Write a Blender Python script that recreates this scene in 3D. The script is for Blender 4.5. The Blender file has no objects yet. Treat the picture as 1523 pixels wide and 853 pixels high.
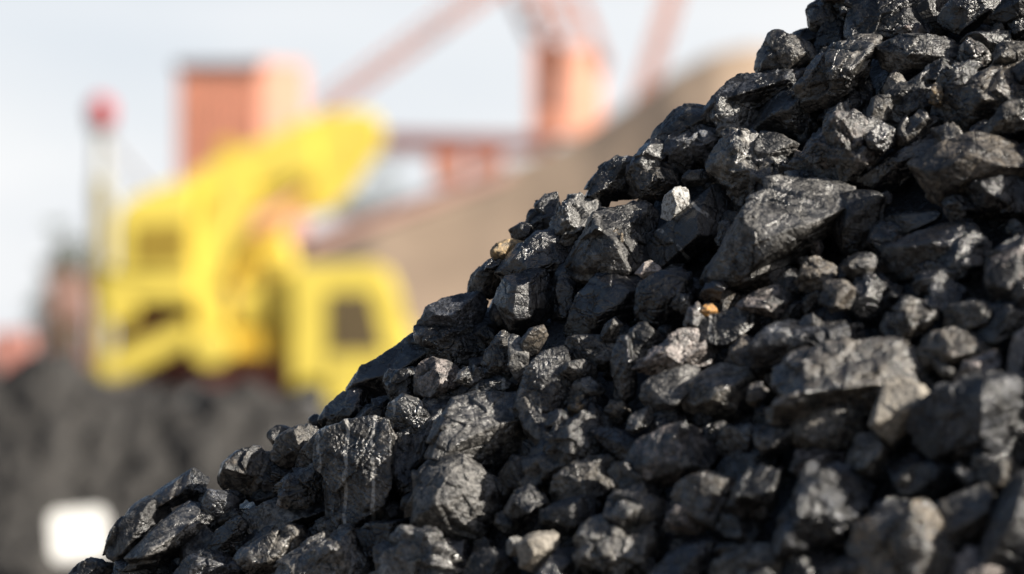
import bpy, bmesh, math, random
import numpy as np
from mathutils import Vector, Matrix

R_ = math.radians
scene = bpy.context.scene
col = scene.collection

# ------------------------------------------------------------------ camera
PITCH = R_(1.266)
CAM_Z = 1.6
cam = bpy.data.objects.new("camera", bpy.data.cameras.new("camera"))
col.objects.link(cam)
cam.location = (0, 0, CAM_Z)
cam.rotation_euler = (R_(90) + PITCH, 0, 0)
cam.data.sensor_width = 36
cam.data.lens = 100
cam.data.clip_start = 0.05
cam.data.clip_end = 9000
cam.data.dof.use_dof = True
cam.data.dof.focus_distance = 2.89
cam.data.dof.aperture_fstop = 2.65
scene.camera = cam

# ------------------------------------------------------------------ light
SUN = Vector((0.78, -0.33, 0.54)).normalized()
sun = bpy.data.objects.new("sun", bpy.data.lights.new("sun", 'SUN'))
col.objects.link(sun)
sun.data.energy = 5.0
sun.data.angle = R_(0.5)
sun.data.color = (1.0, 0.93, 0.82)
sun.rotation_euler = SUN.to_track_quat('Z', 'Y').to_euler()

world = bpy.data.worlds.new("World")
scene.world = world
world.use_nodes = True
wt = world.node_tree
for n in list(wt.nodes):
    wt.nodes.remove(n)
wo = wt.nodes.new('ShaderNodeOutputWorld')
bg = wt.nodes.new('ShaderNodeBackground')
sky = wt.nodes.new('ShaderNodeTexSky')
sky.sky_type = 'NISHITA'
sky.sun_disc = False
sky.sun_elevation = math.asin(SUN.z)
sky.sun_rotation = math.atan2(SUN.x, SUN.y)
sky.air_density = 1.0
sky.dust_density = 2.0
tcw = wt.nodes.new('ShaderNodeTexCoord')
mpw = wt.nodes.new('ShaderNodeMapping')
mpw.inputs['Scale'].default_value = (1, 1, 2.6)
nzw = wt.nodes.new('ShaderNodeTexNoise')
nzw.inputs['Scale'].default_value = 3.2
nzw.inputs['Detail'].default_value = 5
rpw = wt.nodes.new('ShaderNodeValToRGB')
rpw.color_ramp.elements[0].position = 0.30
rpw.color_ramp.elements[0].color = (0, 0, 0, 1)
rpw.color_ramp.elements[1].position = 0.66
rpw.color_ramp.elements[1].color = (1, 1, 1, 1)
spw = wt.nodes.new('ShaderNodeSeparateXYZ')
lowc = wt.nodes.new('ShaderNodeMapRange')          # thin cloud low over the horizon, cut off higher up to lower ambient light
lowc.inputs['From Min'].default_value = 0.12
lowc.inputs['From Max'].default_value = 0.18
lowc.inputs['To Min'].default_value = 1.0
lowc.inputs['To Max'].default_value = 0.0
mulw = wt.nodes.new('ShaderNodeMath'); mulw.operation = 'MULTIPLY'
mulw2 = wt.nodes.new('ShaderNodeMapRange')
mulw2.inputs['To Min'].default_value = 0.86
mulw2.inputs['To Max'].default_value = 1.0
mixw = wt.nodes.new('ShaderNodeMixRGB')
ctint = wt.nodes.new('ShaderNodeMixRGB')
ctint.inputs['Color1'].default_value = (9.0, 9.55, 10.25, 1)
ctint.inputs['Color2'].default_value = (11.0, 10.95, 10.9, 1)
wt.links.new(rpw.outputs['Color'], ctint.inputs['Fac'])
wt.links.new(ctint.outputs['Color'], mixw.inputs['Color2'])
L = wt.links.new
L(tcw.outputs['Generated'], mpw.inputs['Vector'])
L(mpw.outputs['Vector'], nzw.inputs['Vector'])
L(nzw.outputs['Fac'], rpw.inputs['Fac'])
L(tcw.outputs['Generated'], spw.inputs['Vector'])
L(spw.outputs['Z'], lowc.inputs['Value'])
L(rpw.outputs['Color'], mulw2.inputs['Value'])
L(mulw2.outputs['Result'], mulw.inputs[0])
L(lowc.outputs['Result'], mulw.inputs[1])
front = wt.nodes.new('ShaderNodeMapRange')         # white cloud kept on the view side; sky behind left clear to lower ambient light
front.inputs['From Min'].default_value = 0.2
front.inputs['From Max'].default_value = 0.8
L(spw.outputs['Y'], front.inputs['Value'])
mulw3 = wt.nodes.new('ShaderNodeMath'); mulw3.operation = 'MULTIPLY'
L(mulw.outputs['Value'], mulw3.inputs[0]); L(front.outputs['Result'], mulw3.inputs[1])
L(mulw3.outputs['Value'], mixw.inputs['Fac'])
L(sky.outputs['Color'], mixw.inputs['Color1'])
L(mixw.outputs['Color'], bg.inputs['Color'])
bg.inputs['Strength'].default_value = 0.05
L(bg.outputs['Background'], wo.inputs['Surface'])

scene.view_settings.view_transform = 'Standard'
scene.view_settings.look = 'None'
scene.view_settings.exposure = 0.9
scene.view_settings.gamma = 1
scene.view_settings.use_curve_mapping = False
scene.cycles.use_denoising = True
scene.cycles.max_bounces = 5
scene.cycles.diffuse_bounces = 2
scene.cycles.glossy_bounces = 2

# ------------------------------------------------------------------ geometry helpers
PW, PH, PXA = 1523.0, 853.0, 0.36 / 1523.0
cP, sP = math.cos(PITCH), math.sin(PITCH)
FWD = np.array([0, cP, sP]); UPV = np.array([0, -sP, cP]); RGT = np.array([1.0, 0, 0])
CAM = np.array([0, 0, CAM_Z])


def at(u, v, D):
    """the place seen at this spot of the photo, D metres out along the lens axis"""
    return CAM + D * (FWD + (u - PW / 2) * PXA * RGT + (PH / 2 - v) * PXA * UPV)


def mesh_obj(name, verts, faces, mat=None, parent=None, smooth=False, loc=(0, 0, 0)):
    me = bpy.data.meshes.new(name)
    me.from_pydata([tuple(float(c) for c in v) for v in verts], [], [tuple(f) for f in faces])
    if smooth:
        me.polygons.foreach_set('use_smooth', [True] * len(me.polygons))
    me.update()
    o = bpy.data.objects.new(name, me)
    col.objects.link(o)
    if mat:
        me.materials.append(mat)
    o.location = loc
    if parent:
        o.parent = parent
        o.matrix_parent_inverse = Matrix.Translation(-Vector(parent.location))
    return o


def fast_mesh(name, V, F, mat, smooth=True):
    me = bpy.data.meshes.new(name)
    nf, k = F.shape
    me.vertices.add(len(V)); me.loops.add(nf * k); me.polygons.add(nf)
    me.vertices.foreach_set('co', np.ascontiguousarray(V, dtype=np.float32).ravel())
    me.loops.foreach_set('vertex_index', np.ascontiguousarray(F, dtype=np.int32).ravel())
    me.polygons.foreach_set('loop_start', np.arange(0, nf * k, k, dtype=np.int32))
    if smooth:
        me.polygons.foreach_set('use_smooth', np.ones(nf, dtype=bool))
    me.update(calc_edges=True)
    me.materials.append(mat)
    return me


def tag(o, label=None, cat=None, group=None, kind=None):
    if label: o['label'] = label
    if cat: o['category'] = cat
    if group: o['group'] = group
    if kind: o['kind'] = kind
    return o


def empty(name, loc, label, cat, group=None):
    e = bpy.data.objects.new(name, None)
    col.objects.link(e)
    e.location = loc
    e.empty_display_size = 0.3
    return tag(e, label, cat, group)


class MB:
    """collects solids into ONE mesh"""
    def __init__(self):
        self.v, self.f = [], []

    def add(self, verts, faces):
        o = len(self.v)
        self.v += [Vector(tuple(map(float, q))) for q in verts]
        self.f += [tuple(i + o for i in q) for q in faces]
        return self

    def prism(self, pts, y0, y1):
        """outline pts [(x,z)] pushed from y0 to y1"""
        n = len(pts)
        a = sum(pts[i][0] * pts[(i + 1) % n][1] - pts[(i + 1) % n][0] * pts[i][1] for i in range(n))
        if a < 0:
            pts = pts[::-1]
        vs = [(x, y0, z) for x, z in pts] + [(x, y1, z) for x, z in pts]
        fs = [tuple(range(n)), tuple(range(2 * n - 1, n - 1, -1))]
        fs += [(i, i + n, (i + 1) % n + n, (i + 1) % n) for i in range(n)]
        return self.add(vs, fs)

    def box(self, c, s, rz=0):
        m = Matrix.Translation(c) @ Matrix.Rotation(rz, 4, 'Z')
        vs = [m @ Vector((x * s[0] / 2, y * s[1] / 2, z * s[2] / 2)) for x in (-1, 1) for y in (-1, 1) for z in (-1, 1)]
        return self.add(vs, [(0, 1, 3, 2), (4, 6, 7, 5), (0, 4, 5, 1), (2, 3, 7, 6), (0, 2, 6, 4), (1, 5, 7, 3)])

    def tube(self, a, b, r0, r1=None, n=12):
        a, b = Vector(tuple(map(float, a))), Vector(tuple(map(float, b)))
        r1 = r0 if r1 is None else r1
        q = (b - a).to_track_quat('Z', 'Y')
        vs = []
        for p, r in ((a, r0), (b, r1)):
            vs += [p + q @ Vector((r * math.cos(2 * math.pi * i / n), r * math.sin(2 * math.pi * i / n), 0)) for i in range(n)]
        fs = [(i, (i + 1) % n, (i + 1) % n + n, i + n) for i in range(n)]
        fs += [tuple(range(n - 1, -1, -1)), tuple(range(n, 2 * n))]
        return self.add(vs, fs)

    def bar(self, a, b, w, t):
        """square bar from a to b"""
        a, b = Vector(tuple(map(float, a))), Vector(tuple(map(float, b)))
        d = (b - a).normalized()
        s = d.cross(Vector((0, 1, 0))).normalized() * (w / 2)
        k = d.cross(s).normalized() * (t / 2)
        vs = [p + x + y for p in (a, b) for x, y in ((-s, -k), (s, -k), (s, k), (-s, k))]
        return self.add(vs, [(3, 2, 1, 0), (4, 5, 6, 7), (0, 1, 5, 4), (1, 2, 6, 5), (2, 3, 7, 6), (3, 0, 4, 7)])

    def build(self, name, mat, parent=None, bevel=0.0, smooth=False):
        o = mesh_obj(name, self.v, self.f, mat, parent, smooth)
        bm = bmesh.new(); bm.from_mesh(o.data)
        bmesh.ops.recalc_face_normals(bm, faces=bm.faces)
        if bevel:
            bmesh.ops.bevel(bm, geom=list(bm.edges), offset=bevel, segments=2, affect='EDGES', clamp_overlap=True)
        bm.to_mesh(o.data); bm.free()
        return o


# --- gradient noise on arrays
_rng = np.random.default_rng(11)
_perm = np.concatenate([_rng.permutation(256)] * 3).astype(np.int64)
_grad = _rng.normal(size=(256, 3)); _grad /= np.linalg.norm(_grad, axis=1)[:, None]


def noise3(p):
    i = np.floor(p).astype(np.int64); f = p - i; i &= 255
    w = f * f * f * (f * (f * 6 - 15) + 10)
    out = 0
    for dx in (0, 1):
        for dy in (0, 1):
            for dz in (0, 1):
                h = _perm[_perm[_perm[i[:, 0] + dx] + i[:, 1] + dy] + i[:, 2] + dz]
                g = _grad[h]
                d = g[:, 0] * (f[:, 0] - dx) + g[:, 1] * (f[:, 1] - dy) + g[:, 2] * (f[:, 2] - dz)
                wt_ = (w[:, 0] if dx else 1 - w[:, 0]) * (w[:, 1] if dy else 1 - w[:, 1]) * (w[:, 2] if dz else 1 - w[:, 2])
                out = out + d * wt_
    return out


def fbm(p, octv, gain=0.5, ridged=False):
    s, a, q = 0, 1.0, p
    for _ in range(octv):
        n = noise3(q)
        s = s + a * ((0.35 - np.abs(n)) if ridged else n)
        a *= gain; q = q * 2.03 + 17.3
    return s


def ico(level):
    bm = bmesh.new()
    bmesh.ops.create_icosphere(bm, subdivisions=level, radius=1)
    v = np.array([q.co[:] for q in bm.verts]); bm.verts.index_update()
    f = np.array([[q.index for q in fc.verts] for fc in bm.faces])
    bm.free()
    return v / np.linalg.norm(v, axis=1)[:, None], f


ICO = {k: ico(k) for k in (3, 4, 5, 6, 7)}


def hull(pts):
    pts = sorted(set(map(tuple, pts)))
    def half(ps):
        h = []
        for p in ps:
            while len(h) > 1 and (h[-1][0] - h[-2][0]) * (p[1] - h[-2][1]) - (h[-1][1] - h[-2][1]) * (p[0] - h[-2][0]) <= 0:
                h.pop()
            h.append(p)
        return h
    a, b = half(pts), half(pts[::-1])
    return np.array(a[:-1] + b[:-1])


# ------------------------------------------------------------------ materials
def new_mat(name):
    m = bpy.data.materials.new(name)
    m.use_nodes = True
    nt = m.node_tree
    b = nt.nodes['Principled BSDF']
    return m, nt, b


def N(nt, t, **kw):
    n = nt.nodes.new(t)
    for k, v in kw.items():
        if k in n.inputs:
            n.inputs[k].default_value = v
        else:
            setattr(n, k, v)
    return n


def ramp(nt, fac, p0, p1, c0=(0, 0, 0, 1), c1=(1, 1, 1, 1)):
    r = nt.nodes.new('ShaderNodeValToRGB')
    r.color_ramp.elements[0].position = p0; r.color_ramp.elements[0].color = c0
    r.color_ramp.elements[1].position = p1; r.color_ramp.elements[1].color = c1
    nt.links.new(fac, r.inputs['Fac'])
    return r.outputs['Color']


def math_(nt, op, a, b=None, clamp=False):
    n = nt.nodes.new('ShaderNodeMath'); n.operation = op; n.use_clamp = clamp
    for k, x in enumerate((a, b)):
        if x is None: continue
        if isinstance(x, (int, float)): n.inputs[k].default_value = x
        else: nt.links.new(x, n.inputs[k])
    return n.outputs[0]


def mix(nt, f, a, b):
    n = nt.nodes.new('ShaderNodeMixRGB')
    for k, x in (('Fac', f), ('Color1', a), ('Color2', b)):
        if isinstance(x, (int, float, tuple)): n.inputs[k].default_value = x
        else: nt.links.new(x, n.inputs[k])
    return n.outputs[0]


def coal_mat(name, dark=(0.016, 0.0155, 0.0165, 1), r_lo=0.30, r_hi=0.62, glint=0.55, glint_cut=0.62,
             bump=0.5, vein=None, strata=0.0, dust_bias=0.0, spec=0.5, coat=0.85):
    m, nt, b = new_mat(name)
    k = nt.links.new
    tc = N(nt, 'ShaderNodeTexCoord'); oi = N(nt, 'ShaderNodeObjectInfo')
    off = N(nt, 'ShaderNodeVectorMath', operation='SCALE'); off.inputs['Scale'].default_value = 37.0
    cx = N(nt, 'ShaderNodeCombineXYZ')
    k(oi.outputs['Random'], cx.inputs[0]); k(oi.outputs['Random'], cx.inputs[2])
    k(cx.outputs[0], off.inputs[0])
    add = N(nt, 'ShaderNodeVectorMath', operation='ADD')
    k(tc.outputs['Object'], add.inputs[0]); k(off.outputs[0], add.inputs[1])
    P = add.outputs[0]

    def noise(scale, det=6, rough=0.6, vec=P):
        n = N(nt, 'ShaderNodeTexNoise', Scale=scale, Detail=det, Roughness=rough)
        k(vec, n.inputs['Vector'])
        return n.outputs['Fac']
    n1, n2, n3 = noise(26, 7, 0.62), noise(120, 6, 0.65), noise(420, 4, 0.6)
    # dust with painted sun or shade tone (object colour), amount in its alpha
    d = math_(nt, 'ADD', math_(nt, 'MULTIPLY', n1, 0.5), math_(nt, 'MULTIPLY', n2, 0.5))
    lo = math_(nt, 'SUBTRACT', 0.70 - dust_bias, math_(nt, 'MULTIPLY', oi.outputs['Alpha'], 0.285))
    dm = math_(nt, 'MULTIPLY', math_(nt, 'SUBTRACT', d, lo), 5.0, True)
    c = mix(nt, dm, dark, oi.outputs['Color'])
    # fine speckle, and the shade of pits painted as dark spots
    sp = ramp(nt, n3, 0.50, 0.66)
    c = mix(nt, math_(nt, 'MULTIPLY', sp, math_(nt, 'ADD', math_(nt, 'MULTIPLY', dm, 0.5), 0.12)), c, (0.16, 0.15, 0.14, 1))
    pit = math_(nt, 'MULTIPLY', ramp(nt, noise(230, 4, 0.7), 0.41, 0.50), ramp(nt, noise(95, 5, 0.7), 0.40, 0.47))
    c = mix(nt, math_(nt, 'MULTIPLY', math_(nt, 'SUBTRACT', 1.0, pit), 0.85), c, dark)
    # glint facets
    vo = N(nt, 'ShaderNodeTexVoronoi', Scale=120.0); k(P, vo.inputs['Vector'])
    vo2 = N(nt, 'ShaderNodeTexVoronoi', Scale=300.0); k(P, vo2.inputs['Vector'])
    gm = ramp(nt, noise(34, 5, 0.6), glint_cut - 0.04, glint_cut + 0.04)
    sub = N(nt, 'ShaderNodeVectorMath', operation='SUBTRACT'); sub.inputs[1].default_value = (0.5, 0.5, 0.5)
    mv = N(nt, 'ShaderNodeMixRGB'); mv.inputs['Fac'].default_value = 0.35
    k(vo.outputs['Color'], mv.inputs['Color1']); k(vo2.outputs['Color'], mv.inputs['Color2'])
    k(mv.outputs[0], sub.inputs[0])
    sc_ = N(nt, 'ShaderNodeVectorMath', operation='SCALE'); k(sub.outputs[0], sc_.inputs[0])
    k(math_(nt, 'MULTIPLY', gm, glint * 2.0), sc_.inputs['Scale'])
    # bump
    hgt = math_(nt, 'ADD', math_(nt, 'MULTIPLY', n1, 0.30), math_(nt, 'ADD', math_(nt, 'MULTIPLY', n2, 0.5), math_(nt, 'MULTIPLY', n3, 0.22)))
    vc = N(nt, 'ShaderNodeTexVoronoi', Scale=62.0, feature='DISTANCE_TO_EDGE')
    dist = N(nt, 'ShaderNodeVectorMath', operation='ADD')
    nzv = N(nt, 'ShaderNodeTexNoise', Scale=40.0, Detail=3.0); k(P, nzv.inputs['Vector'])
    scv = N(nt, 'ShaderNodeVectorMath', operation='SCALE'); scv.inputs['Scale'].default_value = 0.03
    k(nzv.outputs['Color'], scv.inputs[0]); k(P, dist.inputs[0]); k(scv.outputs[0], dist.inputs[1])
    k(dist.outputs[0], vc.inputs['Vector'])
    crack = ramp(nt, vc.outputs['Distance'], 0.0, 0.07)
    ck = math_(nt, 'MULTIPLY', math_(nt, 'SUBTRACT', 1.0, crack), ramp(nt, noise(15, 3), 0.50, 0.62))
    hgt = math_(nt, 'SUBTRACT', hgt, math_(nt, 'MULTIPLY', ck, 0.55))
    rough_n = noise(70, 5, 0.6)
    if strata:
        wv = N(nt, 'ShaderNodeTexWave', Scale=48.0, Distortion=9.0, Detail=4.0)
        wv.inputs['Detail Scale'].default_value = 2.5
        rot = N(nt, 'ShaderNodeMapping'); k(P, rot.inputs['Vector'])
        rot.inputs['Rotation'].default_value = (0.4, 0.9, 0.3)
        k(rot.outputs[0], wv.inputs['Vector'])
        hgt = math_(nt, 'ADD', hgt, math_(nt, 'MULTIPLY', wv.outputs['Fac'], strata))
    if vein:
        wv = N(nt, 'ShaderNodeTexWave', Scale=vein[0], Distortion=1.6, Detail=3.0)
        wv.inputs['Detail Scale'].default_value = 3.0
        rot = N(nt, 'ShaderNodeMapping'); k(tc.outputs['Object'], rot.inputs['Vector'])
        rot.inputs['Rotation'].default_value = (0, R_(vein[1]), 0)
        k(rot.outputs[0], wv.inputs['Vector'])
        vm = math_(nt, 'MULTIPLY', ramp(nt, wv.outputs['Fac'], vein[2], vein[2] + 0.02), ramp(nt, noise(60, 3), 0.40, 0.50))
        c = mix(nt, math_(nt, 'MULTIPLY', vm, 0.8), c, (0.34, 0.33, 0.31, 1))
    bp = N(nt, 'ShaderNodeBump', Strength=min(1, bump * 1.2), Distance=0.008)
    k(hgt, bp.inputs['Height'])
    nadd = N(nt, 'ShaderNodeVectorMath', operation='ADD'); k(bp.outputs[0], nadd.inputs[0]); k(sc_.outputs[0], nadd.inputs[1])
    nn = N(nt, 'ShaderNodeVectorMath', operation='NORMALIZE'); k(nadd.outputs[0], nn.inputs[0])
    k(bp.outputs[0], b.inputs['Normal'])
    k(nn.outputs[0], b.inputs['Coat Normal'])
    rw = N(nt, 'ShaderNodeMapRange'); k(oi.outputs['Random'], rw.inputs['Value'])       # some lumps dull, some bright
    rw.inputs['To Min'].default_value = 0.25; rw.inputs['To Max'].default_value = 1.15
    k(math_(nt, 'MULTIPLY', math_(nt, 'ADD', math_(nt, 'MULTIPLY', gm, coat), 0.05 * coat), rw.outputs[0], True), b.inputs['Coat Weight'])
    b.inputs['Coat Roughness'].default_value = 0.19
    b.inputs['Coat IOR'].default_value = 1.6
    k(c, b.inputs['Base Color'])
    rr = N(nt, 'ShaderNodeMapRange'); k(rough_n, rr.inputs['Value'])
    rr.inputs['From Min'].default_value = 0.3; rr.inputs['From Max'].default_value = 0.7
    rr.inputs['To Min'].default_value = r_lo; rr.inputs['To Max'].default_value = r_hi
    r2 = math_(nt, 'ADD', rr.outputs[0], math_(nt, 'MULTIPLY', dm, 0.22))
    r3 = math_(nt, 'SUBTRACT', r2, math_(nt, 'MULTIPLY', gm, 0.06), True)
    k(math_(nt, 'MAXIMUM', r3, 0.16), b.inputs['Roughness'])
    b.inputs['Specular IOR Level'].default_value = spec
    return m


M = {
    'd': coal_mat('coal_dull', dark=(0.0100, 0.0100, 0.0108, 1), glint=0.7, glint_cut=0.49, r_lo=0.25, r_hi=0.46, spec=0.5, strata=0.08),
    'g': coal_mat('coal_glossy', dark=(0.008, 0.008, 0.0095, 1), r_lo=0.16, r_hi=0.36, glint=0.5, glint_cut=0.48, spec=0.8, dust_bias=-0.05),
    'k': coal_mat('coal_sparkling', dark=(0.012, 0.012, 0.0125, 1), r_lo=0.20, r_hi=0.42, glint=0.95, glint_cut=0.40, bump=0.6, spec=0.8),
    's': coal_mat('coal_layered', dark=(0.0125, 0.0125, 0.0135, 1), r_lo=0.22, r_hi=0.45, glint=0.5, glint_cut=0.52, strata=0.5, bump=0.5, spec=0.6),
    'v': coal_mat('coal_streaked', dark=(0.0125, 0.0125, 0.013, 1), r_lo=0.22, r_hi=0.45, glint=0.5, glint_cut=0.50, vein=(11, 0, 0.955), strata=0.3, spec=0.6),
    'w': coal_mat('coal_white_veined', r_lo=0.2, r_hi=0.4, glint=0.6, glint_cut=0.46, vein=(7, 48, 0.975), dark=(0.0095, 0.0095, 0.010, 1), spec=0.7),
    'p': coal_mat('stone_pale', dark=(0.11, 0.097, 0.08, 1), r_lo=0.55, r_hi=0.8, glint=0.15, glint_cut=0.66, dust_bias=0.12, bump=0.4),
}


def plain(name, color, rough=0.6, var=0.12, scale=3.0, metal=0.0, bump=0.0):
    m, nt, b = new_mat(name)
    tc = N(nt, 'ShaderNodeTexCoord')
    n = N(nt, 'ShaderNodeTexNoise', Scale=scale, Detail=5.0)
    nt.links.new(tc.outputs['Object'], n.inputs['Vector'])
    c = tuple(x * (1 - var) for x in color) + (1,)
    c2 = tuple(min(1, x * (1 + var)) for x in color) + (1,)
    nt.links.new(ramp(nt, n.outputs['Fac'], 0.35, 0.65, c, c2), b.inputs['Base Color'])
    b.inputs['Roughness'].default_value = rough
    b.inputs['Metallic'].default_value = metal
    if bump:
        bp = N(nt, 'ShaderNodeBump', Strength=bump, Distance=0.05)
        n2 = N(nt, 'ShaderNodeTexNoise', Scale=scale * 6, Detail=5.0)
        nt.links.new(tc.outputs['Object'], n2.inputs['Vector'])
        nt.links.new(n2.outputs['Fac'], bp.inputs['Height'])
        nt.links.new(bp.outputs[0], b.inputs['Normal'])
    return m


YEL = plain('yellow_paint', (0.77, 0.62, 0.11), 0.4, 0.10, 1.2)  # paleness of the yellow stands in for distance haze
YEL2 = plain('deep_yellow_paint', (0.64, 0.42, 0.045), 0.5, 0.2, 2.0)  # darker, more orange yellow than the main paint
OLIVE = plain('dark_olive_yellow', (0.34, 0.235, 0.03), 0.5, 0.2)
GLASS = plain('dark_cab_glass', (0.12, 0.09, 0.05), 0.2, 0.1)
RED = plain('red_oxide_paint', (0.66, 0.29, 0.195), 0.55, 0.12, 0.6)  # paled for distance haze and lightened for the tower's shaded wall
REDL = plain('hazy_orange_red_paint', (0.52, 0.235, 0.16), 0.55, 0.15, 0.5)  # orange red paled to paint in the haze of distance
ROOF = plain('dark_roof_sheet', (0.10, 0.07, 0.07), 0.6, 0.2)
MAROON = plain('maroon_steel', (0.22, 0.075, 0.06), 0.6, 0.2)
TYRE = plain('tyre_rubber', (0.03, 0.03, 0.03), 0.85, 0.2)
STEEL = plain('grey_steel', (0.22, 0.22, 0.22), 0.5, 0.2)
WHITE = plain('white_paint', (0.80, 0.80, 0.78), 0.5, 0.04)
LAMP = plain('red_lamp_plastic', (0.42, 0.015, 0.012), 0.5, 0.1)
BARK = plain('bark', (0.10, 0.075, 0.05), 0.9, 0.3)
LEAF = plain('leaf_green', (0.10, 0.115, 0.07), 0.7, 0.4, 1.0)
GROUND = plain('coal_yard_dirt', (0.14, 0.115, 0.095), 0.9, 0.3, 0.35, bump=0.4)
GRAVEL = plain('brown_gravel', (0.375, 0.275, 0.195), 0.95, 0.12, 0.5, bump=0.5)
WOODM = plain('weathered_wood', (0.25, 0.19, 0.13), 0.8, 0.3, 8.0)

# ------------------------------------------------------------------ ground
gv, gf = [], []
xs = [-4000, -400, -60, -20, 20, 60, 400, 4000]
ys = [-60, -5, 20, 60, 140, 400, 5000]
for y in ys:
    for x in xs:
        gv.append((x, y, 0))
for j in range(len(ys) - 1):
    for i in range(len(xs) - 1):
        a = j * len(xs) + i
        gf.append((a, a + 1, a + 1 + len(xs), a + len(xs)))
tag(mesh_obj('ground', gv, gf, GROUND), kind='structure')


def heightfield(name, X, Y, Z, mat):
    ny, nx = Z.shape
    V = np.stack([X.ravel(), Y.ravel(), Z.ravel()], 1)
    idx = np.arange(ny * nx).reshape(ny, nx)
    F = np.stack([idx[:-1, :-1].ravel(), idx[:-1, 1:].ravel(), idx[1:, 1:].ravel(), idx[1:, :-1].ravel()], 1)
    o = bpy.data.objects.new(name, fast_mesh(name, V, F, mat))
    col.objects.link(o)
    return o


# ------------------------------------------------------------------ far gravel pile
def profile(pts, D):
    q = [at(u, v, D) for u, v in pts]
    return np.array([p[0] for p in q]), np.array([p[2] for p in q])


DP = 92.0
px, pz = profile([(150, 640), (330, 470), (450, 378), (560, 318), (640, 292), (700, 272), (780, 238), (870, 196), (930, 158),
                  (1000, 108), (1060, 78), (1120, 68), (1200, 78), (1300, 120), (1500, 240), (1800, 420), (2150, 640)], DP)
X, Y = np.meshgrid(np.linspace(px[0], px[-1], 220), np.linspace(DP - 24, DP + 24, 120))
H = np.interp(X, px, pz)
Z = H - 0.62 * (np.sqrt((Y - DP) ** 2 + 0.6) - 0.77)
nz = fbm(np.stack([X.ravel() * .45, Y.ravel() * .45, 0 * X.ravel()], 1), 5).reshape(X.shape)
Z = np.maximum(Z + 0.10 * nz, -0.2)
tag(heightfield('gravel_pile', X, Y, Z, GRAVEL), 'tall brown gravel pile sloping up behind the yellow crane', 'gravel pile')

# ------------------------------------------------------------------ dark coal pile in the middle distance
DARKM = coal_mat('coal_far', dark=(0.018, 0.0175, 0.017, 1), dust_bias=0.08, coat=0.0, spec=0.3, glint=0.3, glint_cut=0.6, r_lo=0.5, r_hi=0.8)
DK = 12.0
px, pz = profile([(-700, 740), (-400, 600), (-150, 550), (0, 560), (60, 545), (110, 552), (150, 588), (220, 606), (330, 590), (400, 602), (460, 622), (500, 646), (600, 712), (800, 840), (1250, 1120)], DK)
X, Y = np.meshgrid(np.linspace(px[0], px[-1], 380), np.linspace(DK - 3.2, DK + 3.2, 300))
H = np.interp(X, px, pz)
Z = H - 0.70 * (np.sqrt((Y - DK) ** 2 + 0.02) - 0.14)
P2 = np.stack([X.ravel(), Y.ravel(), 0 * X.ravel()], 1)
rg = np.random.default_rng(5)
seeds = np.stack([rg.uniform(px[0], px[-1], 9000), rg.uniform(DK - 3.2, DK + 3.2, 9000)], 1)
srad = rg.uniform(0.02, 0.075, len(seeds)) * rg.choice([.6, .8, .8, 1.2], len(seeds))
bumpz = np.zeros(len(P2)); 
order = np.argsort(seeds[:, 0]); seeds = seeds[order]; srad = srad[order]
for (sx, sy), sr in zip(seeds, srad):
    i0 = int((sx - sr - px[0]) / (px[-1] - px[0]) * 379); i1 = int((sx + sr - px[0]) / (px[-1] - px[0]) * 379) + 2
    j0 = int((sy - sr - DK + 3.2) / 6.4 * 299); j1 = int((sy + sr - DK + 3.2) / 6.4 * 299) + 2
    i0, j0 = max(i0, 0), max(j0, 0)
    bb = bumpz.reshape(X.shape)[j0:j1, i0:i1]
    dd = ((X[j0:j1, i0:i1] - sx) ** 2 + (Y[j0:j1, i0:i1] - sy) ** 2) / sr ** 2
    np.maximum(bb, np.sqrt(np.clip(1 - dd, 0, 1)) * sr * 1.1, out=bb)
Z = Z + bumpz.reshape(X.shape) + 0.02 * fbm(P2 * 2.3, 4).reshape(X.shape)
Z = np.maximum(Z, -0.1)
dp = heightfield('coal_pile', X, Y, Z, DARKM)
dp.color = (0.075, 0.067, 0.060, 0.6)
tag(dp, 'low dark coal pile lying in front of the yellow crane', 'coal pile')

# white board stuck into it
bl = at(118, 838, 10.55)
e = empty('sign_board', bl, 'small bare white square board standing on the dark coal pile', 'board')
s_ = 10.55 * PXA
b_ = MB()
rc_ = 16 * s_
b_.prism([(sx * (44 * s_ - rc_) + rc_ * math.cos(a), sz * (39 * s_ - rc_) + rc_ * math.sin(a))
          for sx, sz, a0 in ((1, 1, 0), (-1, 1, 90), (-1, -1, 180), (1, -1, 270)) for a in (R_(a0), R_(a0 + 30), R_(a0 + 60), R_(a0 + 90))], -.009, .009)
ob = b_.build('panel', WHITE, None)
ob.matrix_world = Matrix.Translation(at(118, 795, 10.55)) @ Matrix.Rotation(R_(8), 4, 'Z') @ Matrix.Rotation(R_(-5), 4, 'Y') @ Matrix.Rotation(R_(-10), 4, 'X')
ob.parent = e; ob.matrix_parent_inverse = Matrix.Translation(-Vector(e.location))
c_ = at(118, 800, 10.58)
MB().bar((c_[0], c_[1] + 0.01, c_[2]), (c_[0] + .01, c_[1] + 0.05, c_[2] - 0.42), 0.03, 0.02).build('stake', WOODM, e)


# ------------------------------------------------------------------ yellow truck crane
def px2(D):
    return lambda u, v: (float(at(u, v, D)[0]), float(at(u, v, D)[2]))


DC = 55.0
q = px2(DC)
sc = DC * PXA
YC = float(at(400, 520, DC)[1])
base = (q(400, 0)[0], YC, 0)
crane = empty('truck_crane', base, 'yellow truck crane with raised boom and glazed cab behind the dark coal pile', 'crane')


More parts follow.
